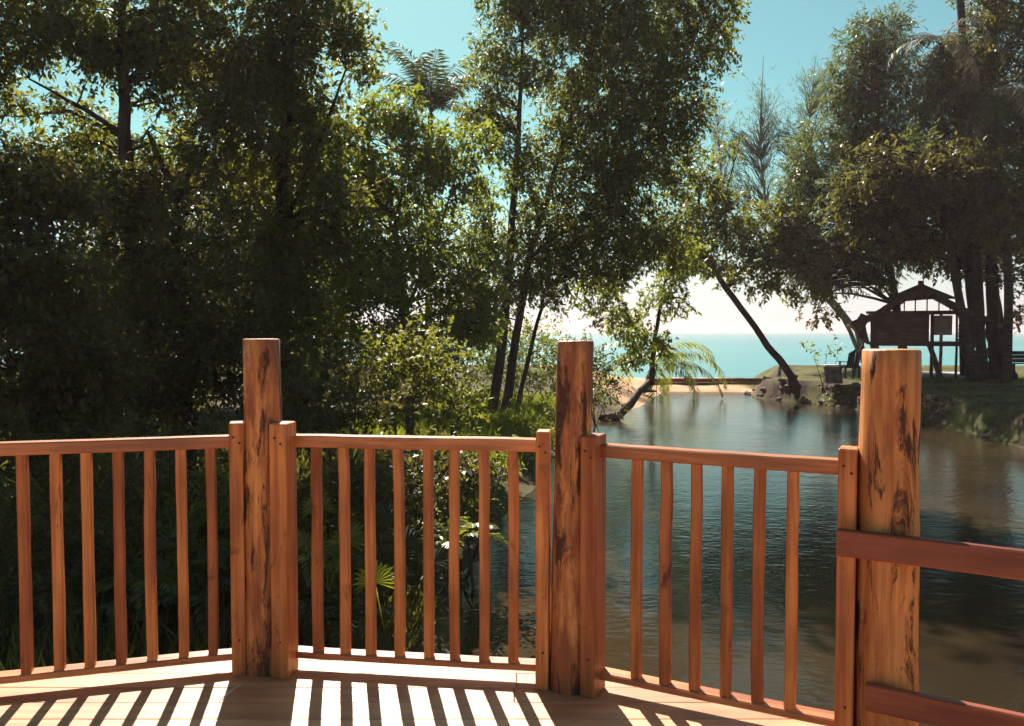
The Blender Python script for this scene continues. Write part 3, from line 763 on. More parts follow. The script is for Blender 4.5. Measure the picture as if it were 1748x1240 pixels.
for k, (lab, tr, bl) in enumerate([
        ('tallest pale wispy tree in the sky gap right of centre', [(1492, 655, 46, .14), (1440, 545, 46.5, .11), (1362, 455, 47.5, .09), (1310, 370, 48, .07), (1297, 250, 48, .05), (1303, 95, 48, .012)], [(1285, 320, 48, 55, 70, .5), (1300, 200, 48, 26, 75, .5), (1320, 230, 48, 22, 50, .4), (1262, 240, 48, 28, 40, .3)]),
        ('short pale wispy tree just right of the tall centre tree', [(1360, 660, 46, .12), (1302, 578, 46.2, .1), (1243, 494, 46.5, .09), (1236, 360, 47, .05), (1222, 180, 47, .012)], [(1232, 300, 50, 36, 80, .5), (1222, 210, 50, 24, 40, .4)]),
        ('pale wispy tree touching the green crown on the right', [(1488, 655, 46, .16), (1462, 565, 46.4, .13), (1398, 480, 47, .11), (1368, 350, 47, .08), (1392, 100, 47, .015)], [(1350, 300, 47, 38, 60, .5), (1385, 190, 47, 38, 75, .55), (1410, 150, 47, 24, 55, .5), (1335, 230, 47, 24, 40, .4)])]):
    tree('casuarina_tree', lab, 'tree', [tr], bl, (.30, .022), .9, 'needle', 'twig_pale', BARE, droop=-.5, twig=.8, needle=True, sub=26, clump=.3, sides=6, rise=1.6)
tree('casuarina_tree', 'feathery green tree rising behind the thatched hut', 'tree',
     [[(1545, 640, 36, .2), (1530, 520, 36, .18), (1500, 350, 36, .13), (1500, 180, 36, .08), (1505, 50, 36, .03)], [(1520, 470, 36, .09), (1450, 370, 35.6, .05), (1400, 310, 35.4, .02)], [(1500, 300, 36, .08), (1555, 200, 36, .04), (1565, 110, 36, .02)]],
     [(1505, 75, 35.5, 60, 55, 1.), (1460, 150, 35.5, 60, 60, .9), (1540, 140, 35.5, 60, 60, .9), (1425, 240, 35.5, 65, 60, .9), (1500, 230, 35.5, 75, 60, 1.), (1395, 320, 35.5, 55, 50, .8), (1470, 320, 35.5, 80, 55, 1.), (1550, 300, 35.5, 60, 70, 1.),
      (1400, 400, 35.5, 60, 45, .8), (1368, 300, 35, 38, 45, .8), (1350, 370, 35, 42, 45, .8), (1362, 440, 35, 45, 35, .7), (1440, 110, 35.5, 35, 40, .6), (1500, 370, 30.5, 65, 65, .4), (1555, 290, 30, 65, 80, .4), (1450, 330, 30.5, 50, 65, .4), (1470, 420, 35.5, 80, 45, .9), (1545, 410, 35.5, 60, 45, .9), (1420, 470, 35.5, 70, 40, .6), (1500, 465, 35.5, 50, 25, .6)], (.26, .05), 2.6, 'needle', 'bark', None, droop=.35, twig=.5, needle=True, sub=14)  # the nearer, thin clumps are added to throw shade on the right bank
tree('banyan_tree', 'massive dark tree with clustered flaring trunks right of the hut', 'tree',
     [[(1708, 650, 33, .6), (1702, 625, 33, .38), (1694, 570, 33, .26), (1688, 400, 33, .2), (1690, 200, 33, .15), (1700, -60, 33, .08)], [(1662, 650, 33.3, .3), (1658, 560, 33.3, .2), (1652, 400, 33.3, .16), (1640, 150, 33.3, .08), (1640, -20, 33.3, .03)],
      [(1676, 650, 33.6, .22), (1672, 500, 33.6, .15), (1668, 300, 33.6, .1)], [(1645, 648, 34, .14), (1640, 520, 34, .1), (1630, 380, 34, .07)], [(1724, 640, 33.3, .18), (1712, 590, 33.3, .14), (1700, 480, 33.2, .1)]],
     [(1640, 140, 33, 70, 70, 1.1), (1710, 90, 33, 80, 90, 1.2), (1610, 230, 33, 70, 70, 1.1), (1690, 230, 33, 90, 80, 1.2), (1760, 200, 33, 70, 110, 1.), (1620, 340, 33, 75, 65, 1.1), (1710, 350, 33, 80, 70, 1.1), (1600, 430, 33.5, 60, 45, 1.),
      (1680, 440, 33.5, 70, 50, .9), (1700, -40, 33, 120, 80, .9), (1780, 380, 33, 60, 90, 1.), (1630, 300, 28.5, 70, 60, 1.), (1500, 385, 29.5, 65, 55, .45), (1555, 320, 29, 65, 75, .5), (1560, 420, 30, 50, 35, .5), (1452, 338, 29.5, 50, 60, .4), (1500, 290, 29, 50, 60, .4), (1700, 360, 28, 70, 60, 1.)], (.19, .08), 2.6, 'leaf_dark', 'bark_red', None)  # clumps nearer than the trunks are added to shade the right bank
tree('broadleaf_tree', 'leafy branches with pale gaps hanging in at the right edge beside the trunks', 'tree',
     [[(1800, 650, 31, .2), (1795, 450, 31, .15), (1780, 330, 31, .06)]], [(1728, 470, 31, 30, 45, .45), (1745, 530, 31, 22, 25, .4), (1790, 420, 31, 60, 80, .8), (1800, 300, 31, 60, 80, .8)], (.2, .11), 2.2, 'leaf_mid', 'bark', None)

# ------------------------------------------------------------------ palms
def palm(label, crown, foot, r, n, L, mat, nleaf, ll, lw, seed, ups=(.9, -.5), trunk=True, azr=None, droop=1.4, bend=None):
    c = P(*crown); f = P(*foot)
    root = empty('coconut_palm', tuple(f)); tag(root, label, 'palm tree', 'coconut palms')
    rn = random.Random(seed)
    pts = [f * (1 - t) + c * t + np.array(((0 if bend is None else bend) * math.sin(t * math.pi), 0, 0)) for t in np.linspace(0, 1, 14)]
    m = MB(); m.tube(pts, [r * (1.5 if i == 0 else 1.1 - .35 * i / 13) for i in range(14)], 9, .04)
    m.build('trunk', M['palm_bark'], root, tuple(f), smooth=True)
    for i in range(n):
        az = (2 * math.pi * i / n + rn.uniform(-.3, .3)) if azr is None else rn.uniform(*azr)
        el = ups[0] + (ups[1] - ups[0]) * ((i * 7) % n) / max(1, n - 1) + rn.uniform(-.15, .15)
        mt = mat if isinstance(mat, str) else rn.choice(mat)
        add_frond(root, tuple(c), az, el, L * rn.uniform(.8, 1.1), droop * rn.uniform(.7, 1.2), nleaf, ll, lw, mt, .03, seed * 50 + i)
    return root
palm('distant coconut palm with windblown fronds in the left sky gap', (735, 195, 30), (730, 700, 30), .14, 15, 2.9, 'frond_dark', 40, .8, .06, 1, (1.6, .9), droop=1.1)
palm('low coconut palm with drooping yellow green fronds at the lagoon mouth', (1118, 622, 37), (1104, 668, 37), .2, 11, 4.0, ('frond', 'frond', 'frond_yellow'), 40, .75, .055, 2, (1.0, -.1), droop=1.7)
_lp = [o for o in bpy.data.objects if o.name.startswith('coconut_palm')][-1]
for k, (az, el, L, dr, mt) in enumerate([(1.45, .55, 4.2, 1.5, 'frond_yellow'), (1.7, .2, 3.6, 1.1, 'frond'), (1.3, .95, 3.8, 1.7, 'frond_yellow'), (-1.5, .5, 3.2, 1.5, 'frond')]):
    add_frond(_lp, tuple(P(1120, 618, 36.8)), az, el, L, dr, 44, .8, .06, mt, .03, 700 + k, .5)
palm('tall palm with dry hanging fronds in the crown above the hut', (1606, 75, 31.5), (1668, 650, 31.5), .15, 16, 3.0, ('frond_dark', 'frond_dry', 'frond_dark'), 36, .7, .05, 3, (.9, -1.1), droop=1.5, bend=-.5)
palm('tall palm whose bare trunk leaves the photo at the top right', (1628, -190, 32.5), (1678, 650, 32.5), .17, 14, 3.6, 'frond_dark', 36, .8, .05, 4, (1., -.6), droop=1.5)
palm('palm with dark fronds in front of the massive right tree', (1692, 165, 30.5), (1718, 660, 30.5), .15, 15, 3.1, ('frond_dark', 'frond_dark', 'frond_dry'), 36, .8, .05, 5, (.8, -1.), droop=1.6, bend=.3)

# ------------------------------------------------------------------ shrubs
def shrub(label, foot, blobs, leaf, lai, mat, group='shrubs on the left bank', **kw):
    f = P(*foot); x, yv = f[0], f[1]; f = np.array((x, yv, float(ground_h(np.array([x]), np.array([yv]))[0]) - .03))
    tr = []
    for b in blobs[:4]:
        c = P(*b[:3]); tr.append((f + RNG.normal(size=3) * np.array((.06, .06, 0)), c))
    root = empty('shrub', tuple(f)); tag(root, label, 'shrub', group)
    m = MB()
    for a, b in tr:
        mid = (a + b) / 2 + RNG.normal(size=3) * .08
        m.tube([a, mid, b], [.022, .016, .006], 5, 0, False)
    m.build('stems', M['bark'], root, tuple(f))
    quads, tones = [], []
    for (px, py, D, rx, ry, den) in blobs:
        c = P(px, py, D); rx *= D / F; ry *= D / F
        n = int(den * lai * math.pi * rx * ry / (leaf[0] * leaf[1] * .5)); per = 7; nt_ = max(2, n // per)
        o = rand_dir(nt_) * (RNG.uniform(0, 1, (nt_, 1)) ** .42) * np.array((rx, (rx + ry) / 2, ry))
        o *= 1 + .25 * np.sin(o[:, :1] * 7 + 1) * np.sin(o[:, 2:] * 9)
        td = norm(o + RNG.normal(size=(nt_, 3)) * .25 + np.array((0, 0, .15)))
        li = np.repeat(np.arange(nt_), per); nl = len(li); f_ = np.tile(np.arange(per) / per, nt_)
        pos = c + o[li] + td[li] * (f_ * leaf[0] * 3)[:, None]
        ax = norm(td[li] * .6 + RNG.normal(size=(nl, 3)) * .7 + np.array((0, 0, kw.get('dr', -.2))))
        s = RNG.uniform(.6, 1.3, nl)
        quads.append(leaf_quads(pos, ax, norm(np.array((0, 0, 1.)) + RNG.normal(size=(nl, 3)) * .6), leaf[0] * s, leaf[1] * s))
        tones.append(np.clip(RNG.uniform(0, .6, nt_)[li] + RNG.uniform(0, .4, nl), 0, 1))
    link('foliage', quads_mesh('foliage', np.concatenate(quads), np.concatenate(tones)), M[mat], root, tuple(f))
    return root
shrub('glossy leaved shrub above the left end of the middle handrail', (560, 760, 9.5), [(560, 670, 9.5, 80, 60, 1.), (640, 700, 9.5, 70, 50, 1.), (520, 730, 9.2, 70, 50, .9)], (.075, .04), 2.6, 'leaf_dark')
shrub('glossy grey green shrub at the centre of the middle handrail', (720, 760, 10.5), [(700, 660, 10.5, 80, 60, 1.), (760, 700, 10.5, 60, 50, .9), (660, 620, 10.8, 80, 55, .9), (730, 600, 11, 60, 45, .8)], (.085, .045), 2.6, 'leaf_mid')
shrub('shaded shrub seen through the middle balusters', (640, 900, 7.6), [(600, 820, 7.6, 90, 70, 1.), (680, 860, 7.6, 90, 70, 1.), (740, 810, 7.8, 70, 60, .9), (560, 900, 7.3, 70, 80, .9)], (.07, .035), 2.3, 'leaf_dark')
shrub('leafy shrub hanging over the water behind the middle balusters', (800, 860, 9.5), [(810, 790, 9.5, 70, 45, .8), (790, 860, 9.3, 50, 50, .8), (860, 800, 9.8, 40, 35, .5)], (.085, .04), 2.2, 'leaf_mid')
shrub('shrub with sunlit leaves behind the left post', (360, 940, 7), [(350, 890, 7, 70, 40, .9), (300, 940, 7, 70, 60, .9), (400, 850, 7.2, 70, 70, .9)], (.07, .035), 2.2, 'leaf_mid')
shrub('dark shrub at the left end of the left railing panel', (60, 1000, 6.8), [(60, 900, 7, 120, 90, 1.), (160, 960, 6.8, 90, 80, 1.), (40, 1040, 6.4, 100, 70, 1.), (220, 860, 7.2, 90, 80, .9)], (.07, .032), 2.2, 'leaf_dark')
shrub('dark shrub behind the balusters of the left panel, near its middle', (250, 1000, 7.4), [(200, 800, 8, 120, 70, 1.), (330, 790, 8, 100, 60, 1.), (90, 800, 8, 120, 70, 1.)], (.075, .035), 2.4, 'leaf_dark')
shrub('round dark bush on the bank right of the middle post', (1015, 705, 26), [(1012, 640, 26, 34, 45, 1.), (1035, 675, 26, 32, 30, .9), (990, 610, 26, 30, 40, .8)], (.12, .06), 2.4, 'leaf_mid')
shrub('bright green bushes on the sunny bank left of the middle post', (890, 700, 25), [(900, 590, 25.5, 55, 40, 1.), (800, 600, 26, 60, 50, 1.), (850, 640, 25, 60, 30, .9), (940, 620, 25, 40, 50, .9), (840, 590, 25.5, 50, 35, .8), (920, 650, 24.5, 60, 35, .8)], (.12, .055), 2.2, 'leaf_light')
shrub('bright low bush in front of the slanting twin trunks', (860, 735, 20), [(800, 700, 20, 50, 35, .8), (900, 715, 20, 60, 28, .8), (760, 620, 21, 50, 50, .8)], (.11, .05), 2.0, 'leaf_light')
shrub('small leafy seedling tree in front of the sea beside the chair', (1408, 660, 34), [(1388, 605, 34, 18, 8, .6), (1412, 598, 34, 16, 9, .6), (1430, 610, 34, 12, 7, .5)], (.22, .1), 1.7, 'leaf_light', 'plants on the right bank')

# ------------------------------------------------------------------ ferns and fan palms under the railing
def fern(label, foot, n, L, mat, seed, h=.0):
    f = P(*foot); rn = random.Random(seed)
    root = empty('fern', tuple(f)); tag(root, label, 'fern', 'ferns under the railing')
    for i in range(n):
        add_frond(root, tuple(f), 2 * math.pi * i / n + rn.uniform(-.4, .4), rn.uniform(.5, 1.2), L * rn.uniform(.7, 1.15), rn.uniform(1., 1.8), 22, .13, .026, mat, .006, seed * 40 + i, .15)
for i, (lab, ft, n, L, mt) in enumerate([
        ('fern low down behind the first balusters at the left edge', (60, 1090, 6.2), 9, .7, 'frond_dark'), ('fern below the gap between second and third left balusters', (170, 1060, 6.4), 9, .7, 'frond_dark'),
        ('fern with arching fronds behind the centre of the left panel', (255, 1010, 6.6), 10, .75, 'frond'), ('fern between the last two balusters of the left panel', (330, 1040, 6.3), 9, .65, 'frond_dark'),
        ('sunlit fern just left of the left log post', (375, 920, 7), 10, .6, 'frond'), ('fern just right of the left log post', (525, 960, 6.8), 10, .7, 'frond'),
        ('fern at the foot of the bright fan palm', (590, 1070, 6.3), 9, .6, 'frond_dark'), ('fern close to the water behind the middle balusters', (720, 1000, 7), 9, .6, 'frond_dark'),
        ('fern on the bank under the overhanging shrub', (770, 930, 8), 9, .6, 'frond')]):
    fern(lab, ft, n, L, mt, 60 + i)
def fan_palm(label, foot, leaves, mat, seed):
    f = P(*foot); rn = random.Random(seed)
    root = empty('fan_palm', tuple(f)); tag(root, label, 'fan palm', 'fan palms under the railing')
    for (px, py, D, R, face, tilt) in leaves:
        c = P(px, py, D)
        lf = empty('leaf', (0, 0, 0)); bpy.data.objects.remove(lf)
        ca, sa = math.cos(face), math.sin(face)
        e1 = np.array((ca, sa, 0.)); e3 = np.array((-sa * math.cos(tilt), ca * math.cos(tilt), math.sin(tilt)))
        nrm = np.cross(e1, e3); q = []
        n = 15
        for k in range(n):
            a = -1.75 + 3.5 * k / (n - 1); w = 3.5 / (n - 1) * .52
            rr = R * (1 - .18 * abs(a) / 1.75) * rn.uniform(.92, 1.05)
            d0 = e1 * math.sin(a) + e3 * math.cos(a)
            da = e1 * math.sin(a - w) + e3 * math.cos(a - w); db = e1 * math.sin(a + w) + e3 * math.cos(a + w)
            fold = nrm * (.035 * R)
            b1 = c + da * rr * .62 - fold; b2 = c + db * rr * .62 - fold; tip = c + d0 * rr - np.array((0, 0, .14 * R)) ; mid = c + d0 * rr * .64 + fold
            q.append([c, b1, tip, mid]); q.append([c, mid, tip, b2])
        st = np.array([[f, c - e1 * .006, c + e1 * .006, f + e1 * .01]])
        qq = np.concatenate([np.array(q), st])
        link('leaf', quads_mesh('leaf', qq, np.random.default_rng(seed).uniform(.2, 1, len(qq))), M[mat], root, tuple(f))
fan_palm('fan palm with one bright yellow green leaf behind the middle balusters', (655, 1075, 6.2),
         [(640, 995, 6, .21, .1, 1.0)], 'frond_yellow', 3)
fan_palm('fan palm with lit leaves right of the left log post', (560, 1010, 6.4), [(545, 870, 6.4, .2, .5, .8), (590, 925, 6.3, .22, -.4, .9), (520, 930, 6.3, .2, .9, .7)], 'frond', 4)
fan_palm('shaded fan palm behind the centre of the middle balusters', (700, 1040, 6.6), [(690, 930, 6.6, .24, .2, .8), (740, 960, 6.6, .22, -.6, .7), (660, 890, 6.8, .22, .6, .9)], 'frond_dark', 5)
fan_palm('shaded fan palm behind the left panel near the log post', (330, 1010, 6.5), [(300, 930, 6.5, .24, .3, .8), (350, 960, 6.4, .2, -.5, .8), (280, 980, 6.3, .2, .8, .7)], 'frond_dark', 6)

# ------------------------------------------------------------------ grass (nobody could count it)
def grass(name, label, n, sampler, hgt, mat):
    xy = sampler(n); z = ground_h(xy[:, 0], xy[:, 1])
    k = z > WATER + .12; xy, z = xy[k], z[k]; n = len(z)
    pos = np.stack([xy[:, 0], xy[:, 1], z - .02], 1)
    ax = norm(np.array((0, 0, 1.)) + RNG.normal(size=(n, 3)) * .45)
    q = leaf_quads(pos, ax, norm(RNG.normal(size=(n, 3))), hgt * RNG.uniform(.5, 1.3, n), np.full(n, hgt * .06))
    o = link(name, quads_mesh(name, q, RNG.uniform(0, 1, n)), M[mat])
    tag(o, label, 'grass', kind='stuff')
grass('bank_grass', 'bright long grass on the sunny bank by the slanting trunks', 26000, lambda n: np.stack([RNG.uniform(-3.5, 3.2, n), RNG.uniform(15.5, 28, n)], 1), .42, 'grass')
grass('shore_grass', 'short patchy grass along the right bank and under the hut', 30000, lambda n: np.stack([RNG.uniform(11, 24, n), RNG.uniform(20, 44, n)], 1), .12, 'grass')
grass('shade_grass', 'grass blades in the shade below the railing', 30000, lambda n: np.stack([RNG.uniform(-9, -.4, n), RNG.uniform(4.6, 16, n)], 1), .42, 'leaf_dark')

# ------------------------------------------------------------------ stones of the right bank, floating leaves, driftwood
rn = random.Random(5)
stone_meshes = []
for k in range(6):
    import bmesh
    bm = bmesh.new(); bmesh.ops.create_icosphere(bm, subdivisions=2, radius=1)
    for v in bm.verts:
        v.co *= 1 + .22 * math.sin(v.co.x * 3 + k) * math.sin(v.co.y * 4 + 2 * k) + rn.uniform(-.06, .06)
        v.co.z *= .62
    me = bpy.data.meshes.new('stone'); bm.to_mesh(me); bm.free(); me.materials.append(M['stone']); stone_meshes.append(me)
for k in range(48):
    t = rn.random(); seg = [(13.2, 21.1), (13.7, 26.4), (13.4, 31.3), (12.6, 33.9), (11.2, 36.8), (11.4, 40.6)]
    if rn.random() < .65: t = .45 + .5 * t
    i = min(int(t * 5), 4); f_ = t * 5 - i
    x = seg[i][0] * (1 - f_) + seg[i + 1][0] * f_ + rn.uniform(-.1, .75); yv = seg[i][1] * (1 - f_) + seg[i + 1][1] * f_ + rn.uniform(-.3, .3)
    o = bpy.data.objects.new('stone', stone_meshes[k % 6]); C.objects.link(o); o.parent = ground
    s = rn.uniform(.06, .18); o.scale = (s * rn.uniform(.9, 1.5), s, s)
    o.rotation_euler = (rn.uniform(-.3, .3), rn.uniform(-.3, .3), rn.uniform(0, 6))
    o.location = (x, yv, max(WATER - .02, float(ground_h(np.array([x]), np.array([yv]))[0])) + .02)
for k, (px, py, lab) in enumerate([(850, 1098, 'largest pale leaf floating on the brown water behind the last middle balusters'), (838, 1064, 'thin white leaf floating above the largest floating leaf'), (912, 1080, 'small floating leaf close to the middle log post'), (845, 1120, 'small pale floating leaf nearest to the deck edge')]):
    D = F * (EYE - WATER) / (py - 566)
    c = np.array(((px - 874) / F * D, D, WATER + .006)); a = rn.uniform(0, 3); L = .07 if k == 0 else .045
    q = leaf_quads(c[None], np.array([[math.cos(a), math.sin(a), .04]]), np.array([[0, 0, 1.]]), np.array([L]), np.array([L * .6]))
    o = link('floating_leaf', quads_mesh('floating_leaf', q, np.array([1.])), M['frond_dry'], None, tuple(c)); tag(o, lab, 'leaf', 'leaves floating on the lagoon')
m = MB()
m.tube([P(1022, 716, 27.5), P(1052, 712, 27.6), P(1076, 690, 28), P(1092, 668, 28.6), P(1108, 650, 29)], [.2, .17, .14, .11, .07], 8, .08)
m.tube([P(1050, 714, 27.6), P(1062, 728, 27.2), P(1072, 738, 27)], [.09, .07, .04], 6, .08)
m.tube([P(1092, 668, 28.6), P(1120, 668, 28.8)], [.07, .03], 6, .08)
tag(m.build('driftwood_log', M['driftwood'], None, tuple(P(1030, 716, 27.5)), smooth=True), 'dark driftwood log slanting out of the water right of the middle post', 'log')
sw = empty('sea_wall', (9.2, 42.2, WATER)); tag(sw, 'low reddish brown timber wall along the sandbar at the lagoon mouth', 'wall')
for (x0, x1, yv) in ((7.3, 9.4, 43.1), (9.42, 11.6, 43.15), (11.62, 13.9, 43.2)):
    for r in range(2):
        m = MB(); m.box(((x0 + x1) / 2, yv + r * .04, -1.30 + r * .22), (x1 - x0, .12, .21), .02, .01); m.build('plank', M['seawall'], sw, ((x0 + x1) / 2, yv, -1.3))
for x in (7.4, 9.0, 10.6, 12.3, 13.7):
    m = MB(); m.tube([(x, 43.0, -1.8), (x + .02, 43.0, -.98)], [.07, .06], 7, .06); m.build('stake', M['seawall'], sw, (x, 43, -1.3))

# ------------------------------------------------------------------ thatched stilt hut
D0 = 34.0
def hx(px, D=D0): return (px - 874) / F * D
def hz(py, D=D0): return EYE + (566 - py) / F * D
hut = empty('stilt_hut', (hx(1570), D0 + 1.5, -.45))
tag(hut, 'small thatched hut on stilts behind the right log post', 'hut')
def hpart(m, name, mat, smooth=False): return m.build(name, M[mat], hut, tuple(hut.location), smooth)
gz = -.6
xl, xr = hx(1497), hx(1645); yf, yb = D0, D0 + 3.0
zf = hz(585); ze = hz(533); zr = hz(484)
for (x, yv, r) in ((xl, yf, .14), (hx(1588), yf, .07), (xr, yf, .09), (xl, yb, .09), (hx(1604), yb, .07), (xr, yb, .09), (hx(1625), yf + .05, .05)):
    m = MB(); m.tube([(x, yv, gz), (x + .02, yv, (gz + ze) / 2), (x, yv, ze)], [r * 1.1, r, r * .95], 8, .05); hpart(m, 'post', 'hutpost', True)
m = MB(); m.tube([(hx(1604), yf - .15, gz), (hx(1592), yf - .1, hz(610)), (hx(1583), yf, zf)], [.13, .11, .1], 8, .06); hpart(m, 'brace', 'hutpost', True)
m = MB(); m.tube([(hx(1464), yf - .1, gz), (hx(1474), yf - .05, hz(610)), (hx(1484), yf, hz(575))], [.07, .06, .05], 7, .05); hpart(m, 'brace', 'hutpost', True)
n = 12
for i in range(n):                                                    # floor boards
    yv = yf - .15 + (yb - yf + .3) * (i + .5) / n
    m = MB(); m.box(((xl + xr) / 2, yv, zf), (xr - xl + .3, (yb - yf + .3) / n - .012, .05)); hpart(m, 'floor_board', 'hutwood')
m = MB(); m.beam((xl - .15, yf - .02, zf - .09), (xr + .2, yf - .02, zf - .09), .1, .12); hpart(m, 'floor_beam', 'hutwood')
m = MB(); m.beam((xl - .15, yb, zf - .09), (xr + .2, yb, zf - .09), .1, .12); hpart(m, 'floor_beam', 'hutwood')
nb = 6
for i in range(nb):                                                   # front wall of wide boards
    z = zf + .03 + (ze - .06 - zf - .03) * (i + .5) / nb
    m = MB(); m.box(((xl + hx(1586)) / 2, yf + .02 * (i % 2), z), (hx(1586) - xl - .1, .03, (ze - zf - .09) / nb + .012)); hpart(m, 'wall_board', 'hutwood')
for i in range(5):
    z = zf + .12 + (ze - zf - .1) * i / 5 * .6
    m = MB(); m.box(((hx(1627) + xr) / 2, yf, z), (xr - hx(1627) - .03, .03, .1)); hpart(m, 'wall_board', 'hutwood')
m = MB(); m.box(((hx(1592) + hx(1622)) / 2, yb - .3, (zf + ze) / 2 + .1), (hx(1622) - hx(1592), .02, ze - zf - .4)); hpart(m, 'net_curtain', 'curtain')
m = MB(); m.beam((xl - .3, yf - .03, ze), (xr + .3, yf - .03, ze), .1, .11); hpart(m, 'tie_beam', 'hutwood')
m = MB(); m.beam((xl - .3, yb + .03, ze), (xr + .3, yb + .03, ze), .1, .11); hpart(m, 'tie_beam', 'hutwood')
xm = hx(1570)
for k, px in enumerate((1512, 1528, 1545, 1562, 1580, 1598, 1615, 1630)):
    x = hx(px); zt = ze + (zr - ze) * (1 - abs(x - xm) / (xr - xl) * 1.75)
    m = MB(); m.beam((x, yf - .02, ze), (x, yf - .02, max(ze + .12, zt - .1)), .05, .05); hpart(m, 'gable_bar', 'hutpost')
# thatch: a thick slope each side, ragged at the eaves, over rafters
def slope(xe, zeave, name):
    nu, nv = 14, 10; vs_ = []; fs = []
    rr = random.Random(int(abs(xe) * 100))
    for lay, th in ((0, .0), (1, -.19)):
        for i in range(nu + 1):
            for j in range(nv + 1):
                u = i / nu; v = j / nv
                x = xm + (xe - xm) * v * (1 + (rr.uniform(-.03, .04) if j == nv else 0)); yv = yf - .55 + (yb - yf + 1.1) * u
                z = zr + (zeave - zr) * v + .10 * math.sin(v * math.pi) * -1 + rr.uniform(-.025, .025) + th
                vs_.append((x, yv + rr.uniform(-.03, .03), z))
    N = (nu + 1) * (nv + 1); q = lambda l, i, j: l * N + i * (nv + 1) + j
    for i in range(nu):
        for j in range(nv):
            fs.append((q(0, i, j), q(0, i + 1, j), q(0, i + 1, j + 1), q(0, i, j + 1)))
            fs.append((q(1, i, j + 1), q(1, i + 1, j + 1), q(1, i + 1, j), q(1, i, j)))
        fs.append((q(0, i, nv), q(0, i + 1, nv), q(1, i + 1, nv), q(1, i, nv)))
    for j in range(nv):
        fs.append((q(0, 0, j), q(0, 0, j + 1), q(1, 0, j + 1), q(1, 0, j))); fs.append((q(0, nu, j + 1), q(0, nu, j), q(1, nu, j), q(1, nu, j + 1)))
    m = MB(); m.add(vs_, fs); o = hpart(m, name, 'thatch')
    # straw ends hanging at eave and verge
    k = 500; uu = RNG.uniform(0, 1, k); pos = np.stack([np.full(k, xe) + RNG.normal(size=k) * .05, yf - .55 + (yb - yf + 1.1) * uu, np.full(k, zeave - .05)], 1)
    ax = norm(np.array(((xe - xm) * .3, 0, -1.)) + RNG.normal(size=(k, 3)) * .3)
    s = link('straw_fringe', quads_mesh('straw_fringe', leaf_quads(pos, ax, rand_dir(k), RNG.uniform(.12, .35, k), np.full(k, .03)), RNG.uniform(0, 1, k)), M['frond_dry'])
    s.parent = o; s.location = -Vector(hut.location)
    tag(s, kind='stuff')
slope(hx(1464), hz(549), 'roof_slope'); slope(hx(1682), hz(549), 'roof_slope')
m = MB(); zc = ze + (zr - ze) * .42; hw = (xr - xl) * .40
m.add([(xm - hw, yf - .32, zc + .03), (xm - hw * .4, yf - .35, zc - .05), (xm + hw * .5, yf - .35, zc + .04), (xm + hw, yf - .32, zc), (xm, yf - .40, zr - .02),
       (xm - hw, yf - .22, zc + .03), (xm - hw * .4, yf - .23, zc - .05), (xm + hw * .5, yf - .23, zc + .04), (xm + hw, yf - .22, zc), (xm, yf - .25, zr - .02)],
      [(0, 1, 2, 3, 4), (9, 8, 7, 6, 5), (0, 5, 6, 1), (1, 6, 7, 2), (2, 7, 8, 3), (3, 8, 9, 4), (4, 9, 5, 0)])
hpart(m, 'gable_thatch', 'thatch')
m = MB(); m.beam((xm, yf - .6, zr + .02), (xm, yb + .6, zr + .02), .22, .12); hpart(m, 'ridge_cap', 'thatch')
m = MB(); m.tube([(hx(1484), yf - .3, hz(538)), (hx(1474), yf - .35, hz(556)), (hx(1482), yf - .3, hz(575)), (hx(1490), yf - .2, hz(588))], [.2, .26, .2, .06], 8, .15); hpart(m, 'rolled_blind', 'thatch')
hut.location = (hx(1570, 35.5), 35.5, -.45); hut.rotation_euler = (0, 0, -math.atan2(hx(1570, 35.5), 35.5))
m = MB(); m.box((hx(1612, 35.7), 35.7, -.40), (2.6, 3.4, .14), hut.rotation_euler[2], .01)
tag(m.build('stone_slab', M['slab'], None, (hx(1612, 35.7), 35.7, -.4)), 'pale concrete slab on the ground under the hut', 'slab')

# chair, table, bench
ch = empty('garden_chair', tuple(P(1450, 644, 33))); tag(ch, 'dark wooden garden chair facing the sea left of the hut', 'chair')
b = ch.location
def cpart(root, name, c, d, mat, rot=0): 
    m = MB(); m.box((root.location.x + c[0], root.location.y + c[1], root.location.z + c[2]), d, rot); return m.build(name, M[mat], root, tuple(root.location))
for dx in (-.27, .27):
    for dy in (-.25, .3): cpart(ch, 'leg', (dx, dy, .22), (.07, .07, .5), 'blackpaint')
    cpart(ch, 'armrest', (dx, .02, .62), (.12, .7, .03), 'blackpaint')
    cpart(ch, 'arm_post', (dx, .3, .5), (.06, .06, .25), 'blackpaint')
cpart(ch, 'seat', (0, .05, .4), (.5, .6, .05), 'blackpaint')
for k in range(5):
    m = MB(); x = b.x - .2 + .1 * k; m.beam((x, b.y - .25, b.z + .38), (x * .97 + b.x * .03, b.y - .5, b.z + 1.12 - .06 * abs(k - 2)), .085, .025); m.build('back_slat', M['blackpaint'], ch, tuple(b))
tb = empty('stone_table', tuple(P(1422, 650, 33.5))); tag(tb, 'small stone table between the leaning tree and the garden chair', 'table')
m = MB(); m.tube([(tb.location.x, tb.location.y, tb.location.z + z) for z in (-.1, .1, .35, .55)], [.4, .36, .32, .36], 9, .1); m.build('base', M['stone'], tb, tuple(tb.location))
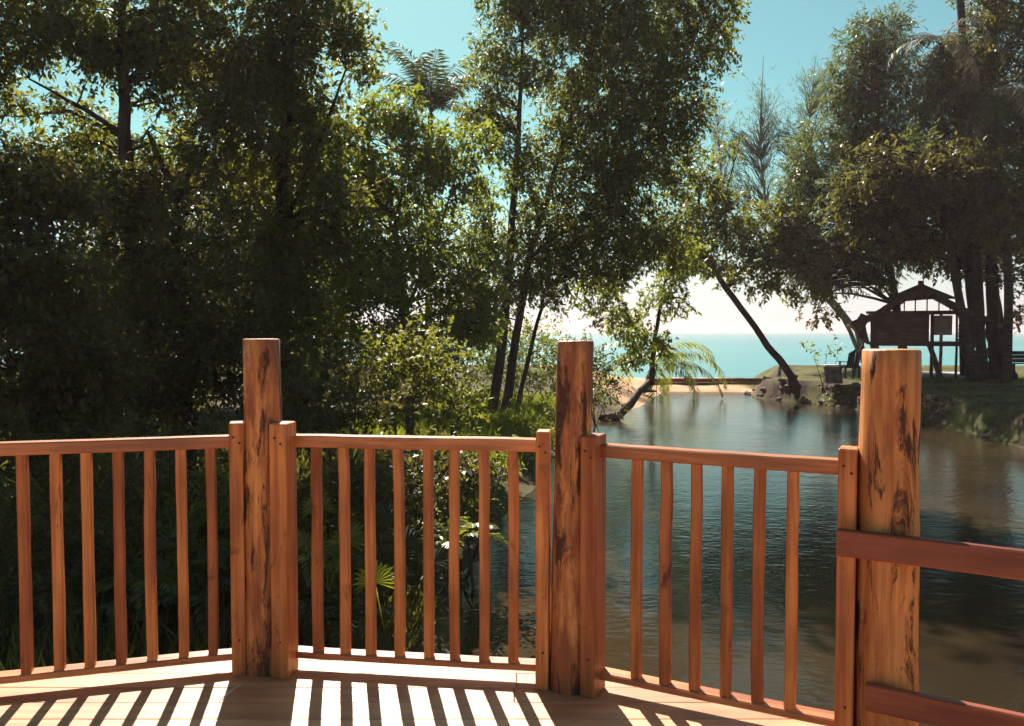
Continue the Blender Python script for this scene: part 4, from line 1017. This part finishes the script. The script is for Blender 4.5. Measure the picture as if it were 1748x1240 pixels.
m = MB(); m.box((tb.location.x, tb.location.y, tb.location.z + .62), (1.0, .8, .07), .05, .01); m.build('tabletop', M['slab'], tb, tuple(tb.location))
bn = empty('park_bench', tuple(P(1745, 640, 32))); tag(bn, 'dark wooden bench at the right edge facing the sea', 'bench')
for dx in (-.45, .45):
    for dy in (-.2, .25): cpart(bn, 'leg', (dx, dy, .2), (.06, .06, .45), 'blackpaint')
for k in range(3): cpart(bn, 'seat_slat', (0, -.15 + .17 * k, .44), (1.2, .15, .03), 'blackpaint')
for k in range(3): cpart(bn, 'back_slat', (0, -.26, .56 + .15 * k), (1.2, .03, .14), 'blackpaint')

for k, (px, py, D, rx, ry, lab) in enumerate([(1610, 705, 26.5, 45, 26, 'low bush added to darken the bank just right of the right log post'), (1520, 690, 30, 40, 18, 'bush added to darken the bank, hidden mostly by the right log post'), (1440, 685, 33, 34, 13, 'small bush added to darken the waterline left of the right log post')]):
    shrub(lab, (px + 8, py - 20, D + .4), [(px, py, D, rx, ry, 1.), (px + rx * .6, py - ry * .6, D + .5, rx * .7, ry * .6, .9)], (.10, .05), 2.6, 'leaf_dark', 'bushes added to darken the right bank', dr=-.6)  # dark bushes added so the bank and its reflection look shaded
m = MB(); m.tube([(-1.19, 3.27, .004), (-1.165, 3.36, .008), (-1.15, 3.43, .005)], [.0022, .0028, .0018], 5, 0)
tag(m.build('straw', M['curtain'], None, (-1.165, 3.36, .004)), 'thin pale straw lying on the shaded deck below the left log post', 'straw')
def haze():  # added volume: its warm scatter lifts and reddens the darkest tones
    m, t, out = newmat('haze')
    v = nd(t, 'ShaderNodeVolumePrincipled')
    v.inputs['Color'].default_value = (1.0, 0.74, 0.74, 1); v.inputs['Density'].default_value = HAZE; v.inputs['Anisotropy'].default_value = 0.25
    t.links.new(v.outputs[0], out.inputs['Volume'])
    mb = MB(); mb.box((0, 1450, 7.5), (6100, 3120, 21.0))
    tag(mb.build('haze', m), 'thin warm haze added to lift and tint the dark shadows', 'haze', kind='stuff')
HAZE = 0.0005
haze()
print('leaf quads', sum(len(o.data.polygons) for o in bpy.data.objects if o.type == 'MESH'))
